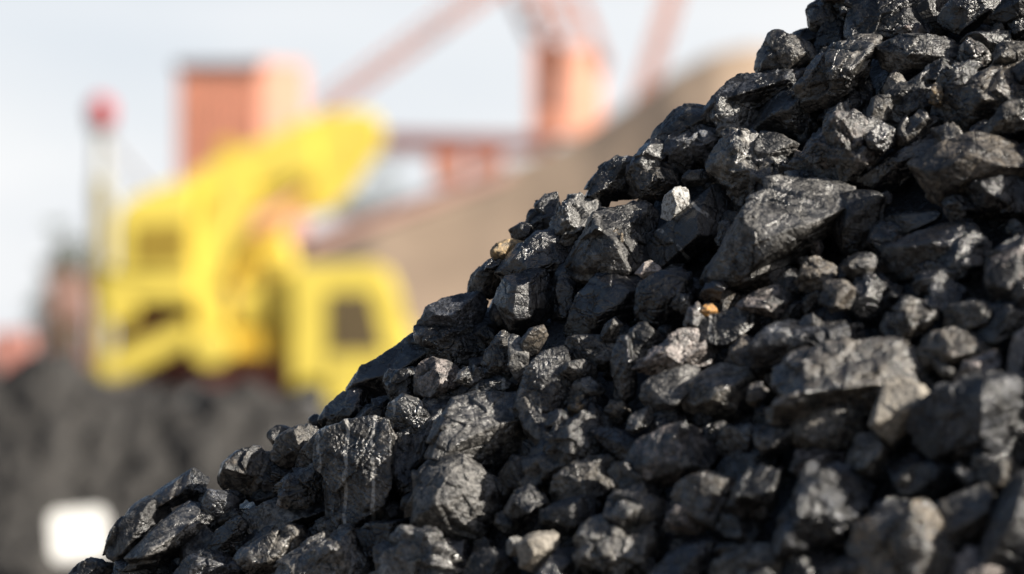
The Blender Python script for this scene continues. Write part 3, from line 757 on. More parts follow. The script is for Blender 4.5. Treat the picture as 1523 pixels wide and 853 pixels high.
# outline in photo pixels | shape | material | dust and painted light tone, amount | look | landmark phrase | facet normals (right, up, towards the lens)
CAT = """
1199,25 1206,10 1228,0 1255,-5 1250,20 1238,40 1222,46 1205,44|r|d|gb,.8|blunt grey lump against the sky at the very top of the skyline|blunt skyline lump|-.1,.3,.9 .6,.3,.7
1225,-28 1300,-28 1306,4 1270,9 1232,2|a|d|br,.7|brown lump cut off by the top of the picture|
1250,10 1275,-2 1298,6 1302,26 1276,36 1253,30|a|k|gr,.5|glinting lump|
1170,56 1200,43 1222,45 1224,75 1188,74|a|d|dk,.2|black shaded lump|
1134,110 1137,80 1150,56 1170,53 1195,64 1214,88 1206,106 1160,117|r|d|gb,.8|rounded grey brown lump standing on the skyline against the sand coloured pile|round upper skyline lump|.2,.3,.9
1215,72 1225,45 1250,34 1268,52 1264,80 1235,92|r|d|dk,.4|smooth dark lump|
1208,104 1220,80 1250,76 1260,95 1235,106|a|d|dk,.3|dark shaded lump|
1256,66 1266,20 1285,-12 1400,-18 1408,10 1406,56 1345,68 1300,80 1268,78|r|d|gr,.62|very large rough dark grey boulder at the top edge of the heap|large top boulder|-.1,.25,.95 .5,.2,.8 -.5,.4,.7
1330,58 1338,42 1365,35 1385,45 1383,54 1346,64|s|k|rb,.8|flat glittering reddish brown chunk lying on the large top boulder|reddish glitter chunk|
1404,42 1408,15 1420,-2 1480,-18 1486,0 1470,22 1445,42 1428,50|a|g|bl,.4|angular black lump with a bluish face beside the large top boulder|bluish angular lump|-.2,.6,.7 -.6,-.1,.7
1484,22 1500,0 1525,-18 1552,-5 1542,20 1500,31|a|d|gr,.5|grey lump in the top corner of the heap|
1496,34 1515,22 1552,25 1552,57 1503,58|r|d|dk,.5|dark round lump|
1430,64 1450,50 1500,47 1508,60 1490,74 1440,74|s|g|bl,.5|flat glossy blue black slab|
1428,78 1436,60 1450,62 1480,87 1466,97 1436,95|a|v|lg,.7|wedge with a pale grained upper face|pale grained wedge|.2,.75,.6 -.6,-.2,.7
1480,95 1490,70 1505,64 1542,71 1542,97 1498,99|r|d|gb,.9|pitted grey brown lump|
1302,92 1310,70 1340,57 1385,54 1425,61 1432,70 1420,88 1385,104 1345,100 1312,106|r|d|gr,.85|wide rough grey lump with a flat crest below the large top boulder|wide grey lump|-.1,.2,.95 .3,.7,.6
1373,113 1382,98 1400,87 1425,93 1419,109 1395,118|b|v|gb,.7|small grained blocky lump|
1313,130 1322,115 1333,110 1345,119 1350,131 1336,140 1318,140|r|d|gb,1|small round speckled grey brown lump|small round speckled lump|
1316,172 1325,150 1345,130 1385,111 1402,118 1399,151 1376,167 1345,187 1329,194|a|d|gr,1|smooth grey slab with a cracked top, tilted to the lens|smooth grey slab|-.15,.35,.9 .7,.2,.6
1384,150 1388,130 1399,124 1403,140 1398,153|a|k|tan,1|small golden brown glinting chip stuck to the smooth grey slab|golden chip|
1396,148 1397,118 1420,99 1447,97 1452,112 1432,136 1410,152|a|k|gb,.6|rough dark lump|
1375,174 1400,150 1440,117 1480,94 1512,94 1538,120 1528,147 1480,163 1450,188 1404,197|a|d|br,.9|long glossy black lump with a sunlit brown upper end|long brown ended lump|.35,.6,.7 -.5,-.4,.8
1327,214 1345,185 1368,165 1380,172 1394,196 1360,210 1335,220|a|d|gb,1|light brown grey lump|
1466,198 1482,170 1510,149 1538,151 1538,187 1490,202|a|d|gb,.9|brown lump half hidden|
1345,278 1350,255 1372,231 1430,211 1500,193 1538,188 1538,252 1500,270 1440,285 1390,298 1358,300|r|d|br,1|very long brown knobbly lump reaching the picture's edge|long brown knobbly lump|-.1,.2,.95 .3,.8,.5
1270,284 1300,250 1345,221 1400,194 1417,194 1407,213 1365,233 1345,264 1310,287|s|g|dk,.5|long glossy black slab|long glossy slab|-.3,.7,.6
1397,301 1405,291 1430,292 1466,302 1440,313 1405,309|a|g|wh,.5|small glossy lump with a white glint|white glint lump|.5,.6,.6
1422,290 1455,267 1500,260 1542,269 1542,317 1470,314|a|g|dk,.3|black shaded lump|
1500,264 1512,225 1542,203 1542,270|a|d|dk,.4|dark lump at the picture's edge|
1306,402 1315,377 1345,358 1385,343 1430,333 1447,350 1427,392 1380,410 1330,418|a|g|dk,.35|large black shaded boulder with one glinting upper edge|large black shaded boulder|-.3,.7,.6 -.3,-.2,.95
1298,347 1320,324 1385,311 1397,325 1350,347 1320,354|s|g|dk,.3|flat black lump|
1246,332 1256,299 1290,290 1312,299 1310,350 1290,380 1253,377|r|d|dk,.4|big dull black lump in shade|dull black shaded lump|
1255,399 1268,379 1290,376 1304,388 1297,407 1270,412|a|d|gb,.8|brown topped lump|
1360,420 1375,406 1400,402 1412,420 1402,442 1372,444|r|g|bl,.3|round blue black lump|
1462,412 1470,388 1500,370 1538,353 1542,432 1510,450 1478,447|r|d|lg,.75|rounded light grey knobbly lump at the picture's edge|light grey knobbly lump|.2,.4,.9 .6,.3,.7
1446,400 1480,370 1525,343 1538,355 1500,376 1470,397|s|g|bl,.4|flat dark lump leaning|
1403,392 1420,360 1455,345 1473,362 1460,400 1425,412|a|g|dk,.25|black lump in deep shade|
1328,480 1345,450 1358,439 1378,454 1386,471 1376,490 1350,498|k|k|br,.9|small brown lump full of bright glints|small glinting brown lump|
1390,477 1415,457 1445,449 1472,457 1462,482 1430,492|a|d|gb,1|dusty brown lump|
1446,492 1465,457 1500,450 1538,458 1538,502 1480,507|a|g|dk,.3|dark shaded lump near the picture's edge|
1367,527 1385,500 1415,482 1450,491 1476,512 1474,530 1430,542 1384,544|r|d|br,1|lump with a rusty brown end|rusty ended lump|.6,.4,.7 -.5,.3,.8
1420,562 1435,540 1465,526 1488,532 1496,545 1476,564 1450,577 1428,574|r|d|lg,1|small smooth light grey stone with a white cap|white capped stone|.3,.6,.75
1500,550 1508,515 1530,488 1548,520 1542,562 1508,562|a|d|lg,1|light grey stone at the picture's edge|
1117,514 1135,489 1165,480 1240,481 1320,487 1339,497 1337,511 1300,518 1240,530 1180,548 1148,542|r|d|bl,.75|long smooth log shaped dark grey lump|log shaped lump|-.2,.55,.8 -.1,-.1,1
1185,490 1196,473 1208,468 1222,480 1218,494|r|d|gb,.8|small rounded bump of a lump|
1084,530 1110,504 1124,512 1164,541 1152,564 1125,570 1094,547|a|d|br,.9|angular brown sided lump|brown sided lump|.1,.7,.7 -.2,-.2,.9
1130,608 1150,575 1200,534 1260,516 1340,514 1392,534 1424,566 1418,592 1340,600 1260,592 1200,606 1150,638|r|k|br,.95|very large brown boulder speckled with bright glints|brown speckled boulder|-.1,.35,.95 .4,.5,.75
1294,632 1305,600 1318,567 1340,562 1376,579 1396,598 1361,627 1325,660 1311,652|a|p|pale,1|pale beige triangular stone wedged upright|pale beige stone|.1,.15,1
1324,662 1345,630 1400,589 1455,563 1500,570 1542,593 1542,672 1480,680 1440,650 1390,660|a|d|bl,.85|very large smooth grey boulder beside the pale beige stone|smooth grey boulder|-.5,.6,.65 .35,.2,.9
1413,667 1422,642 1440,633 1459,645 1472,671 1450,697 1424,692|r|d|lg,.6|small round blue grey stone with a pale top|round pale topped stone|.1,.85,.5
1370,678 1376,652 1400,646 1420,652 1418,678|a|d|br,.6|small brown lump|
1453,706 1470,691 1500,686 1516,697 1509,720 1475,727|a|d|br,.9|dark lump with an orange brown end|orange ended lump|.8,.2,.5
1328,720 1338,706 1352,701 1360,709 1345,723|a|d|gb,1|small grey brown chip|
1183,642 1215,607 1240,597 1270,604 1294,631 1276,657 1240,670 1198,670|r|d|gb,1|rounded dusty grey brown lump with glints|
1266,692 1275,655 1295,647 1318,670 1307,702 1280,710|a|d|gb,1|narrow light brown lump|
1176,697 1190,675 1230,667 1252,678 1242,702 1200,710|a|d|lg,.8|light grey flat topped lump|
1161,802 1178,745 1205,704 1250,690 1300,703 1327,736 1292,750 1250,777 1200,810 1173,817|a|d|bl,.9|very large dull blue grey boulder low in the heap|blue grey boulder|-.25,.35,.9 .5,.5,.7
1283,862 1290,790 1340,768 1370,760 1397,790 1422,840 1427,882 1300,892|b|k|tan,.75|large dark lump speckled with gold brown glints at the bottom edge|gold speckled lump|-.2,.2,1 .7,.3,.6
1376,777 1400,751 1460,728 1480,750 1480,766 1463,814 1430,817 1400,802|a|d|gb,.95|angular grey brown lump with a peaked crest|peaked grey brown lump|-.3,.7,.65 .2,.1,1
1453,837 1480,770 1515,708 1547,698 1552,882 1470,872|a|d|bl,.75|very large dark blue grey lump in the bottom corner|bottom corner lump|-.7,.3,.6
1413,852 1440,817 1465,824 1497,850 1492,882 1420,882|r|d|lg,1|pale grey rounded lump at the bottom edge|
1223,857 1250,834 1285,821 1290,850 1282,882 1230,882|a|d|lg,.7|light grey lump at the bottom edge|
1043,852 1080,829 1120,806 1150,804 1166,825 1168,872 1050,887|r|d|gb,1|light brown rounded lump at the bottom edge|light brown bottom lump|.1,.5,.85
973,852 1000,824 1035,804 1067,814 1052,850 1000,882|a|g|bl,.9|dark lump with a blue sheen at the bottom edge|blue sheen lump|-.4,.7,.6
1074,786 1080,769 1098,769 1142,790 1132,807 1085,797|b|d|lg,.5|dark stick shaped lump with one pale end|pale ended stick lump|-.6,.1,.7
1086,752 1105,720 1130,697 1157,704 1152,752 1130,774 1094,762|a|d|bl,.6|dark lump dotted with grey dust|dust dotted lump|-.4,.4,.8
1003,747 1020,714 1050,706 1085,715 1082,752 1069,784 1030,762|b|d|br,1|blocky brown lump with a ragged edge|blocky brown lump|.1,.3,.95
985,777 1010,751 1035,754 1057,772 1036,792 1004,790|a|d|lg,.85|light grey angular lump|
901,767 915,734 945,728 985,739 990,753 971,772 930,787|r|k|gb,1|brown lump dotted with round bright glints|
866,847 872,790 900,781 950,783 972,795 957,842 915,854 884,852|r|k|gb,1|large brown sparkling lump with a row of bright glints|row of glints lump|.1,.3,.95
813,737 840,704 880,680 928,678 937,700 892,737 850,760 824,757|s|d|gb,1|dusty brown slab sloping downhill|dusty sloping slab|-.3,.65,.7 .3,.2,.9
798,772 825,750 870,738 897,745 882,782 840,797|r|d|gr,.5|dark smooth lump|
755,756 765,738 785,727 808,737 813,749 796,767 775,777 761,771|r|d|gr,.9|small round grey lump|small round grey lump|.0,.4,.9
776,840 774,800 792,790 820,790 839,802 844,811 815,834 795,847|r|p|pale,.95|small pale beige stone half in shadow near the bottom|small pale stone|.2,.4,.9
793,855 815,832 845,806 864,820 860,872 800,882|a|g|bl,.3|blue black lump in shadow|
750,816 758,800 772,796 780,806 774,824 758,826|r|p|wh,.6|tiny whitish pebble beside the small pale stone|
696,857 710,830 735,820 760,829 774,850 767,882 705,882|r|d|bl,.5|dark rounded lump at the bottom edge|dark round bottom lump|.0,.4,.9
560,852 580,820 605,797 645,796 671,814 684,850 677,887 570,887|r|k|gr,.85|large rough pitted lump at the bottom edge|rough pitted lump|.0,.3,.95
608,722 620,698 645,684 680,688 722,713 752,738 759,750 746,782 720,800 680,798 640,791 614,770|r|d|gr,1|big rounded boulder with a rough grey brown skin|big rounded boulder|.0,.35,.95
596,760 600,742 612,734 622,750 616,768|a|d|br,.6|tiny brown chip at the side of the big rounded boulder|
645,667 665,625 680,602 720,594 768,596 774,640 779,696 766,710 735,702 690,692 653,682|b|d|gr,.95|large square grey block crossed by dark cracks|square cracked block|-.12,.42,.9
771,602 805,592 829,642 822,662 800,666 784,642|b|d|gb,1|small oblong brick shaped grey lump leaning|leaning brick shaped lump|.05,.3,.95
780,697 810,660 835,630 875,618 907,634 920,646 906,670 870,692 835,717 793,720|k|k|br,.6|large black lump with a brown sparkling end|sparkling ended black lump|.55,.35,.75 -.5,.2,.8
955,577 980,560 1030,548 1042,570 1022,597 990,612 964,600|a|d|gr,1|smooth grey brown lump with a flat top|flat grey lump|-.1,.6,.8
1018,602 1030,572 1070,548 1105,550 1124,570 1118,612 1085,624 1043,620|r|d|gb,1|rounded grey brown lump|rounded grey brown lump|.0,.35,.95
1112,600 1118,572 1128,565 1139,582 1130,602|r|d|br,1|narrow rust tinged lump|
938,692 960,655 1000,638 1030,631 1062,650 1077,668 1063,692 1035,707 973,714|a|d|lg,.75|large dark lump with a whitish sunlit face|whitish faced lump|.6,.6,.5 -.4,.2,.9
1058,652 1075,637 1120,633 1152,645 1162,660 1120,672 1073,676|a|g|gr,.8|flat lump with blue glints|blue glint slab|.0,.6,.8
1063,702 1090,675 1150,662 1162,680 1142,707 1090,717|s|g|bl,.35|flat blue black slab in shade|
964,642 980,614 1005,607 1030,622 1027,641 990,652|r|g|bl,.45|smooth blue black lump|
934,636 940,618 962,606 972,612 966,630 945,642|s|v|gr,.8|small grained splinter|
828,522 845,504 900,501 918,512 914,526 895,547 860,538 834,538|s|s|gr,.9|layered lump with wavy silvery bands|wavy layered lump|-.1,.45,.9
772,602 790,550 800,520 830,506 842,540 849,592 830,607 798,612|b|s|gr,.8|upright layered lump with a white band|upright layered lump|-.5,.3,.8 .3,.3,.9
836,556 845,540 868,537 892,548 888,562 858,566|s|s|gr,.9|small flat layered lump|
848,582 858,566 880,561 899,572 898,586 880,594 854,593|r|d|gr,.9|small smooth oval grey lump|smooth oval lump|-.1,.3,.95
910,542 920,509 935,504 944,540 942,582 920,592|a|g|bl,.7|narrow upright dark lump|
932,522 940,495 965,484 987,495 977,516 960,542 938,542|r|d|gr,.9|rounded grey lump|
948,547 975,520 1010,502 1062,505 1064,526 1040,547 985,560|k|k|lg,1|pale silvery lump covered in bright glints|silvery glittering lump|.3,.5,.8
836,622 845,600 870,587 886,600 882,617 850,630|k|k|tan,.8|small brown glittering lump|
812,634 818,616 834,610 846,622 838,640|r|g|bl,.3|small glossy black pebble|
625,487 631,460 645,447 700,438 722,451 717,477 700,492 648,500|s|d|bl,.95|flat slab with a blue grey top jutting from the skyline|jutting flat slab|-.15,.8,.55 -.1,-.1,1
614,530 628,490 700,486 728,490 722,522 690,548 636,548|a|d|dk,.45|dull black lump in shade|
505,600 545,548 605,508 640,508 662,540 620,562 560,604|s|g|dk,.15|long black slab along the skyline before the yellow cab|long black skyline slab|-.4,.6,.6
695,440 705,409 722,393 744,386 748,430 720,443|a|d|gb,.9|grey brown lump on the skyline|
729,373 740,361 765,353 777,361 769,379 748,392 737,386|a|p|tan,1|small tan stone perched on the skyline|tan skyline stone|.2,.6,.75
722,402 728,388 742,385 750,396 742,406|a|g|gr,.4|tiny glossy black chip below the tan skyline stone|
756,356 760,340 772,331 790,336 788,356|r|d|gr,.6|small grey knob on the skyline|
782,354 790,318 815,293 830,291 834,320 827,352 800,368|a|d|bl,.7|tall smooth dark lump on the skyline|tall smooth skyline lump|-.7,.35,.6
824,334 835,304 865,293 887,302 877,332 852,352 838,378 824,372|k|k|gr,1|grey lump sparkling with fine glints|fine sparkling lump|.4,.45,.8
746,402 775,380 800,348 835,350 847,387 832,418 780,424|a|g|rb,.4|black lump with a rusty tinge|
855,388 872,345 890,303 908,288 942,293 982,320 980,348 950,402 900,413 868,403|a|d|gr,.9|pyramid shaped lump with a smooth grey side and a glinting yellowish ridge|pyramid shaped lump|-.62,.2,.75 .75,.3,.55 .1,.85,.5
902,398 908,352 921,340 928,352 926,392 914,408|k|k|tan,.7|narrow yellowish glinting chip on the pyramid shaped lump|
742,457 755,420 775,407 800,405 822,425 822,462 800,488 758,492|r|g|bl,.5|round glossy black lump with one bright facet|round glossy black lump|.3,.5,.8 -.5,.2,.8
818,440 826,408 850,398 872,412 872,452 846,474 824,468|a|g|dk,.3|black glassy lump in shade|
848,482 862,443 890,418 930,403 957,413 960,455 947,487 900,503 862,502|r|g|dk,.45|large smooth black lump in shade|large smooth black lump|-.3,.4,.85
950,442 960,413 1000,406 1022,413 1028,445 1012,482 985,492 956,487|r|g|bl,.7|glossy lump with blue streaks|blue streaked lump|-.1,.3,.95
947,406 958,391 967,385 984,400 977,412 962,418|a|p|lg,.8|tiny pale grey stone below the pyramid shaped lump|tiny pale grey stone|
892,504 900,484 914,474 924,482 916,506|a|d|gr,.9|small grey splinter|
1036,464 1046,455 1058,452 1068,463 1056,474 1042,474|r|p|or,1|tiny bright orange pebble|orange pebble|
1044,456 1065,439 1080,430 1097,442 1090,460 1070,468|b|d|br,1|small flat brown stone beside the orange pebble|flat brown stone|-.2,.5,.85
1020,478 1026,460 1038,456 1052,472 1046,488 1028,492|a|d|lg,.9|small light grey lump|
1001,454 1006,440 1020,438 1026,452 1018,464|a|k|gr,.7|tiny rough black lump|
1040,444 1052,424 1068,415 1078,424 1070,446|a|g|bl,.5|small blue black lump|
1097,458 1130,431 1150,423 1170,437 1171,460 1155,470 1128,465|a|d|lg,.9|lump with a whitish rounded end|whitish ended lump|.5,.5,.7 -.2,.8,.5
1026,503 1050,474 1080,458 1112,460 1122,486 1092,511 1058,515|s|v|gr,.75|dark lump with short silvery stripes|silver striped lump|-.2,.4,.9
1148,484 1160,458 1185,450 1196,460 1188,482|s|g|bl,.6|blue black slab in shade|
1066,402 1085,368 1113,335 1118,300 1145,283 1200,276 1258,291 1247,322 1217,347 1182,378 1120,418 1083,423|r|d|gr,1|very large sunlit grey boulder with a layered flat top in the middle of the heap|large sunlit boulder|-.15,.3,.95 .0,.8,.6 .4,-.1,.9
1085,425 1125,424 1180,388 1186,398 1150,424 1110,438|s|g|dk,.4|black layered underside lump|
1186,417 1200,394 1220,388 1242,402 1232,427 1204,432|a|d|br,1|small brown faceted lump|small brown faceted lump|.4,.4,.8
1243,412 1256,388 1275,380 1285,396 1278,420 1256,424|a|d|dk,.6|dark lump|
1222,446 1232,424 1252,418 1268,432 1258,456 1236,460|a|d|br,.8|brown edged lump|
1258,462 1270,420 1300,408 1332,430 1328,468 1288,480|r|g|dk,.35|large black lump in deep shade|
981,322 985,297 1003,280 1020,277 1033,298 1013,317 991,332|a|p|wh,1|white angular stone with a shaded side|white angular stone|.35,.55,.75 -.85,.1,.5
959,377 985,345 1020,314 1060,282 1079,299 1094,315 1082,347 1040,372 1000,395 968,390|b|w|dk,.5|large black lump crossed by a white vein|white veined lump|-.4,.72,.6 .35,-.3,.85
939,264 958,251 985,244 1000,257 1014,275 985,294 948,292|r|s|br,.9|brown lump with fine vertical ridges|ridged brown lump|.1,.3,.95
872,292 888,258 905,240 936,235 944,255 937,287 900,297|r|d|tan,.55|rounded brown lump with an ochre patch on the skyline|ochre patched lump|-.2,.3,.9
916,262 920,240 932,229 944,232 940,262|a|p|bl,1|small bluish white chip on the skyline|bluish white chip|
927,288 945,233 965,212 982,213 992,235 977,257 958,288|r|d|gr,.75|dark grey lump on the skyline|
962,216 985,188 1010,163 1032,163 1058,168 1042,202 1015,227 983,237|r|d|gr,.7|large grey lump on the skyline|large grey skyline lump|-.3,.4,.85
990,237 1010,203 1035,183 1058,168 1074,183 1078,212 1062,232 1030,253 998,255|k|k|bl,1|lump with a bluish glittering top|bluish glittering lump|.1,.8,.6 -.2,-.3,.9
1016,264 1028,252 1050,254 1064,262 1052,274 1026,274|r|d|gr,.8|small flat grey lump|
1054,172 1075,135 1085,123 1110,113 1190,103 1207,114 1196,137 1150,162 1098,163|s|d|bl,.9|long blue grey slab on the skyline with a pale broken end|long blue grey slab|-.25,.75,.6
1056,180 1075,153 1110,153 1128,175 1122,197 1090,208 1066,203|k|k|gr,.9|dark lump with bright crumbs|
1172,132 1200,113 1225,92 1250,73 1292,70 1303,95 1292,122 1255,143 1208,153|k|k|gb,.75|large jagged black lump with a sparkling crest|sparkling crest lump|-.3,.7,.65
1122,187 1150,150 1190,128 1222,145 1238,180 1217,208 1160,210 1128,203|r|d|dk,.35|large black lump in shade|large shaded black lump|-.3,.1,.95
1222,172 1240,145 1285,123 1303,140 1293,172 1250,188|a|g|dk,.35|black shaded lump|
1062,272 1072,235 1090,206 1112,198 1138,215 1162,255 1172,287 1140,302 1088,313|r|k|gb,.8|large rough lump with a glinting crumbly shoulder|crumbly shouldered lump|-.3,.3,.9 .2,.7,.7
1124,223 1135,200 1155,201 1180,216 1174,237 1150,249 1133,242|b|d|gr,.9|small grey wedge leaning on the crumbly shouldered lump|leaning grey wedge|-.1,.4,.9
1100,300 1112,262 1120,250 1135,262 1148,248 1162,275 1166,296 1132,312|a|d|dk,.7|jagged black lump with a smooth dark face|
1160,252 1175,240 1215,233 1230,244 1225,258 1180,262|s|k|gr,.8|thin flat lump with a glinting rim|
1162,282 1170,258 1222,256 1232,270 1222,288 1180,290|s|g|bl,.6|flat blue black layered slab|blue black layered slab|
1209,227 1218,200 1235,180 1270,173 1300,189 1303,217 1297,247 1270,268 1234,281 1215,257|k|k|lg,.75|large round lump of clustered silvery crystals|silvery crystal lump|.35,.5,.8 -.6,-.1,.7
1288,172 1298,149 1315,140 1327,150 1320,177 1300,192|r|d|gb,.9|small brown lump|
1290,200 1304,186 1326,190 1330,210 1312,228 1296,222|a|g|bl,.4|small black lump|
485,702 486,662 500,651 555,632 571,639 580,665 579,722 571,752 545,778 503,778|b|v|gb,.75|tall upright block with white streaks running down its face|upright streaked block|-.05,.12,1
409,677 418,647 440,634 470,638 482,655 466,682 430,690|a|d|gb,.85|lump on the skyline, dark on one side and bright on the other|two toned skyline lump|-.7,.1,.65 .6,.5,.6
436,692 455,664 475,644 503,638 498,662 482,692 455,700|b|d|lg,.65|smooth grey lump|
331,722 340,690 355,674 385,670 412,685 407,717 370,738|r|d|br,.8|dark brown lump on the skyline|dark brown skyline lump|-.3,.5,.8
388,722 405,690 430,683 452,700 442,727 410,740|r|d|dk,.8|crumbly dark lump|
408,738 440,704 470,693 487,715 482,742 445,748|k|k|gb,.7|crumbly glinting lump|
412,748 428,722 440,718 444,730 426,756|s|d|lg,1|thin pale splinter|
352,784 375,760 410,744 470,733 487,747 488,762 440,776 395,792 363,804|s|d|gr,1|long flat slab with a pitted grey top|long pitted slab|-.15,.8,.55
345,830 352,802 390,782 436,776 440,792 400,820 372,838|a|g|dk,.35|black lump lying in shade|
356,832 385,804 430,783 457,789 442,817 410,848 372,853|r|d|gb,.8|smooth lump half in sun and half in shadow|half shaded smooth lump|-.3,.5,.8
448,818 465,790 480,773 500,768 513,779 492,802 463,828|k|k|gb,.85|crumbly grey lump|
415,852 450,819 490,794 530,783 563,799 553,852 530,882 428,882|r|k|gb,.95|large rough grey brown lump at the bottom edge|rough grey brown bottom lump|-.1,.4,.9
520,800 545,782 600,776 622,788 603,818 545,826|s|g|bl,.55|flat dark slab with a blue edge|
575,690 592,672 620,676 640,700 612,722 582,716|a|d|dk,.4|small black lump deep in shade|
217,750 245,727 280,703 312,690 332,702 328,719 290,730 250,754|s|d|br,.55|long dark slab on the skyline with a tan end|tan ended skyline slab|-.35,.7,.6 .8,.4,.5
158,824 168,795 185,767 210,748 242,750 263,765 242,792 205,823 176,840|r|d|gr,.75|large rounded dark lump low on the skyline|low rounded skyline lump|-.3,.4,.85
194,825 225,795 265,763 295,748 317,765 334,775 322,797 280,818 235,833 203,835|a|d|gr,.85|large elongated grey lump with glossy knobs|elongated knobbly lump|-.2,.7,.7 .3,-.1,.9
300,746 312,731 335,732 354,745 352,762 328,773 306,764|r|d|bl,.9|rounded blue grey lump|
322,776 336,760 362,756 374,768 352,784 330,786|r|d|gb,.7|small brown topped lump|
308,822 325,790 355,768 372,790 354,828|a|g|bl,.4|dark blue black lump|
266,857 285,830 310,823 345,830 354,850 347,877 275,877|r|d|bl,.75|dark lump with a pale rim at the bottom edge|
110,852 128,831 155,836 178,845 178,872 113,877|a|d|gb,.8|lowest lump of the skyline beside the white board|lowest skyline lump|-.2,.6,.75
176,868 182,836 215,828 262,834 270,860 230,878|r|g|dk,.4|black lump in shade at the bottom edge|
572,572 585,552 610,549 632,560 632,592 600,599 577,594|r|d|gb,.6|dark lump with a rusty top|
625,592 629,555 645,536 670,543 694,560 687,574 655,588|a|d|lg,1|wedge shaped lump with a bright silvery face|silvery faced wedge|.4,.7,.6 -.75,0,.6
468,642 495,603 530,578 562,573 573,600 542,628 500,644|r|g|dk,.35|black rough lump on the skyline|
517,644 545,603 575,593 592,610 582,637 545,648|a|d|dk,.6|dark lump below the skyline|
572,654 585,603 600,590 622,600 643,622 622,643 600,658|s|v|gr,.8|lump with fine upright grain|upright grained lump|-.1,.4,.9
622,620 640,590 665,573 706,568 714,580 692,602 660,617 633,624|b|d|gb,.9|oblong brown lump with a shaded end|oblong brown lump|.0,.6,.8
577,692 590,650 620,628 660,610 680,620 667,657 642,692 600,707|k|k|dk,.9|rough crumbly black lump|rough crumbly black lump|-.1,.3,.95
692,594 715,570 740,563 764,575 757,597 715,603|v|v|gr,.85|lump with two white streaks|
712,578 725,530 745,498 767,498 772,530 767,572 740,588|a|s|gb,.85|ribbed brown lump with deep grooves|ribbed brown lump|-.2,.25,.95
759,502 770,496 785,520 782,547 767,562 758,540|b|d|gr,1|thin smooth grey plate standing on edge|
773,512 788,492 806,487 812,500 798,524 782,530|b|d|br,1|small brown grained lump|
680,566 694,548 712,546 718,562 704,574|k|k|gb,.8|small crumbly glinting lump|
655,592 676,586 690,600 672,616 654,610|a|d|dk,.5|small black lump|
1120,640 1150,632 1185,640 1180,668 1140,676|r|d|gr,.7|grey lump|
1325,700 1362,680 1420,682 1440,716 1400,742 1345,744|a|g|dk,.25|large black lump in deep shadow|
1290,752 1330,742 1372,748 1370,770 1310,780|a|g|bl,.25|black lump in shadow|
880,640 910,640 960,652 945,688 915,680|s|g|bl,.5|flat blue black slab|
905,705 935,690 985,708 980,735 930,735|a|d|gb,.6|dark lump|
1150,795 1180,815 1240,818 1245,850 1190,870 1158,850|a|g|dk,.2|black lump in deep shadow|
640,800 690,802 705,830 690,858 668,850|a|g|dk,.2|black lump in deep shadow|
"""

heap_rng = np.random.default_rng(42)


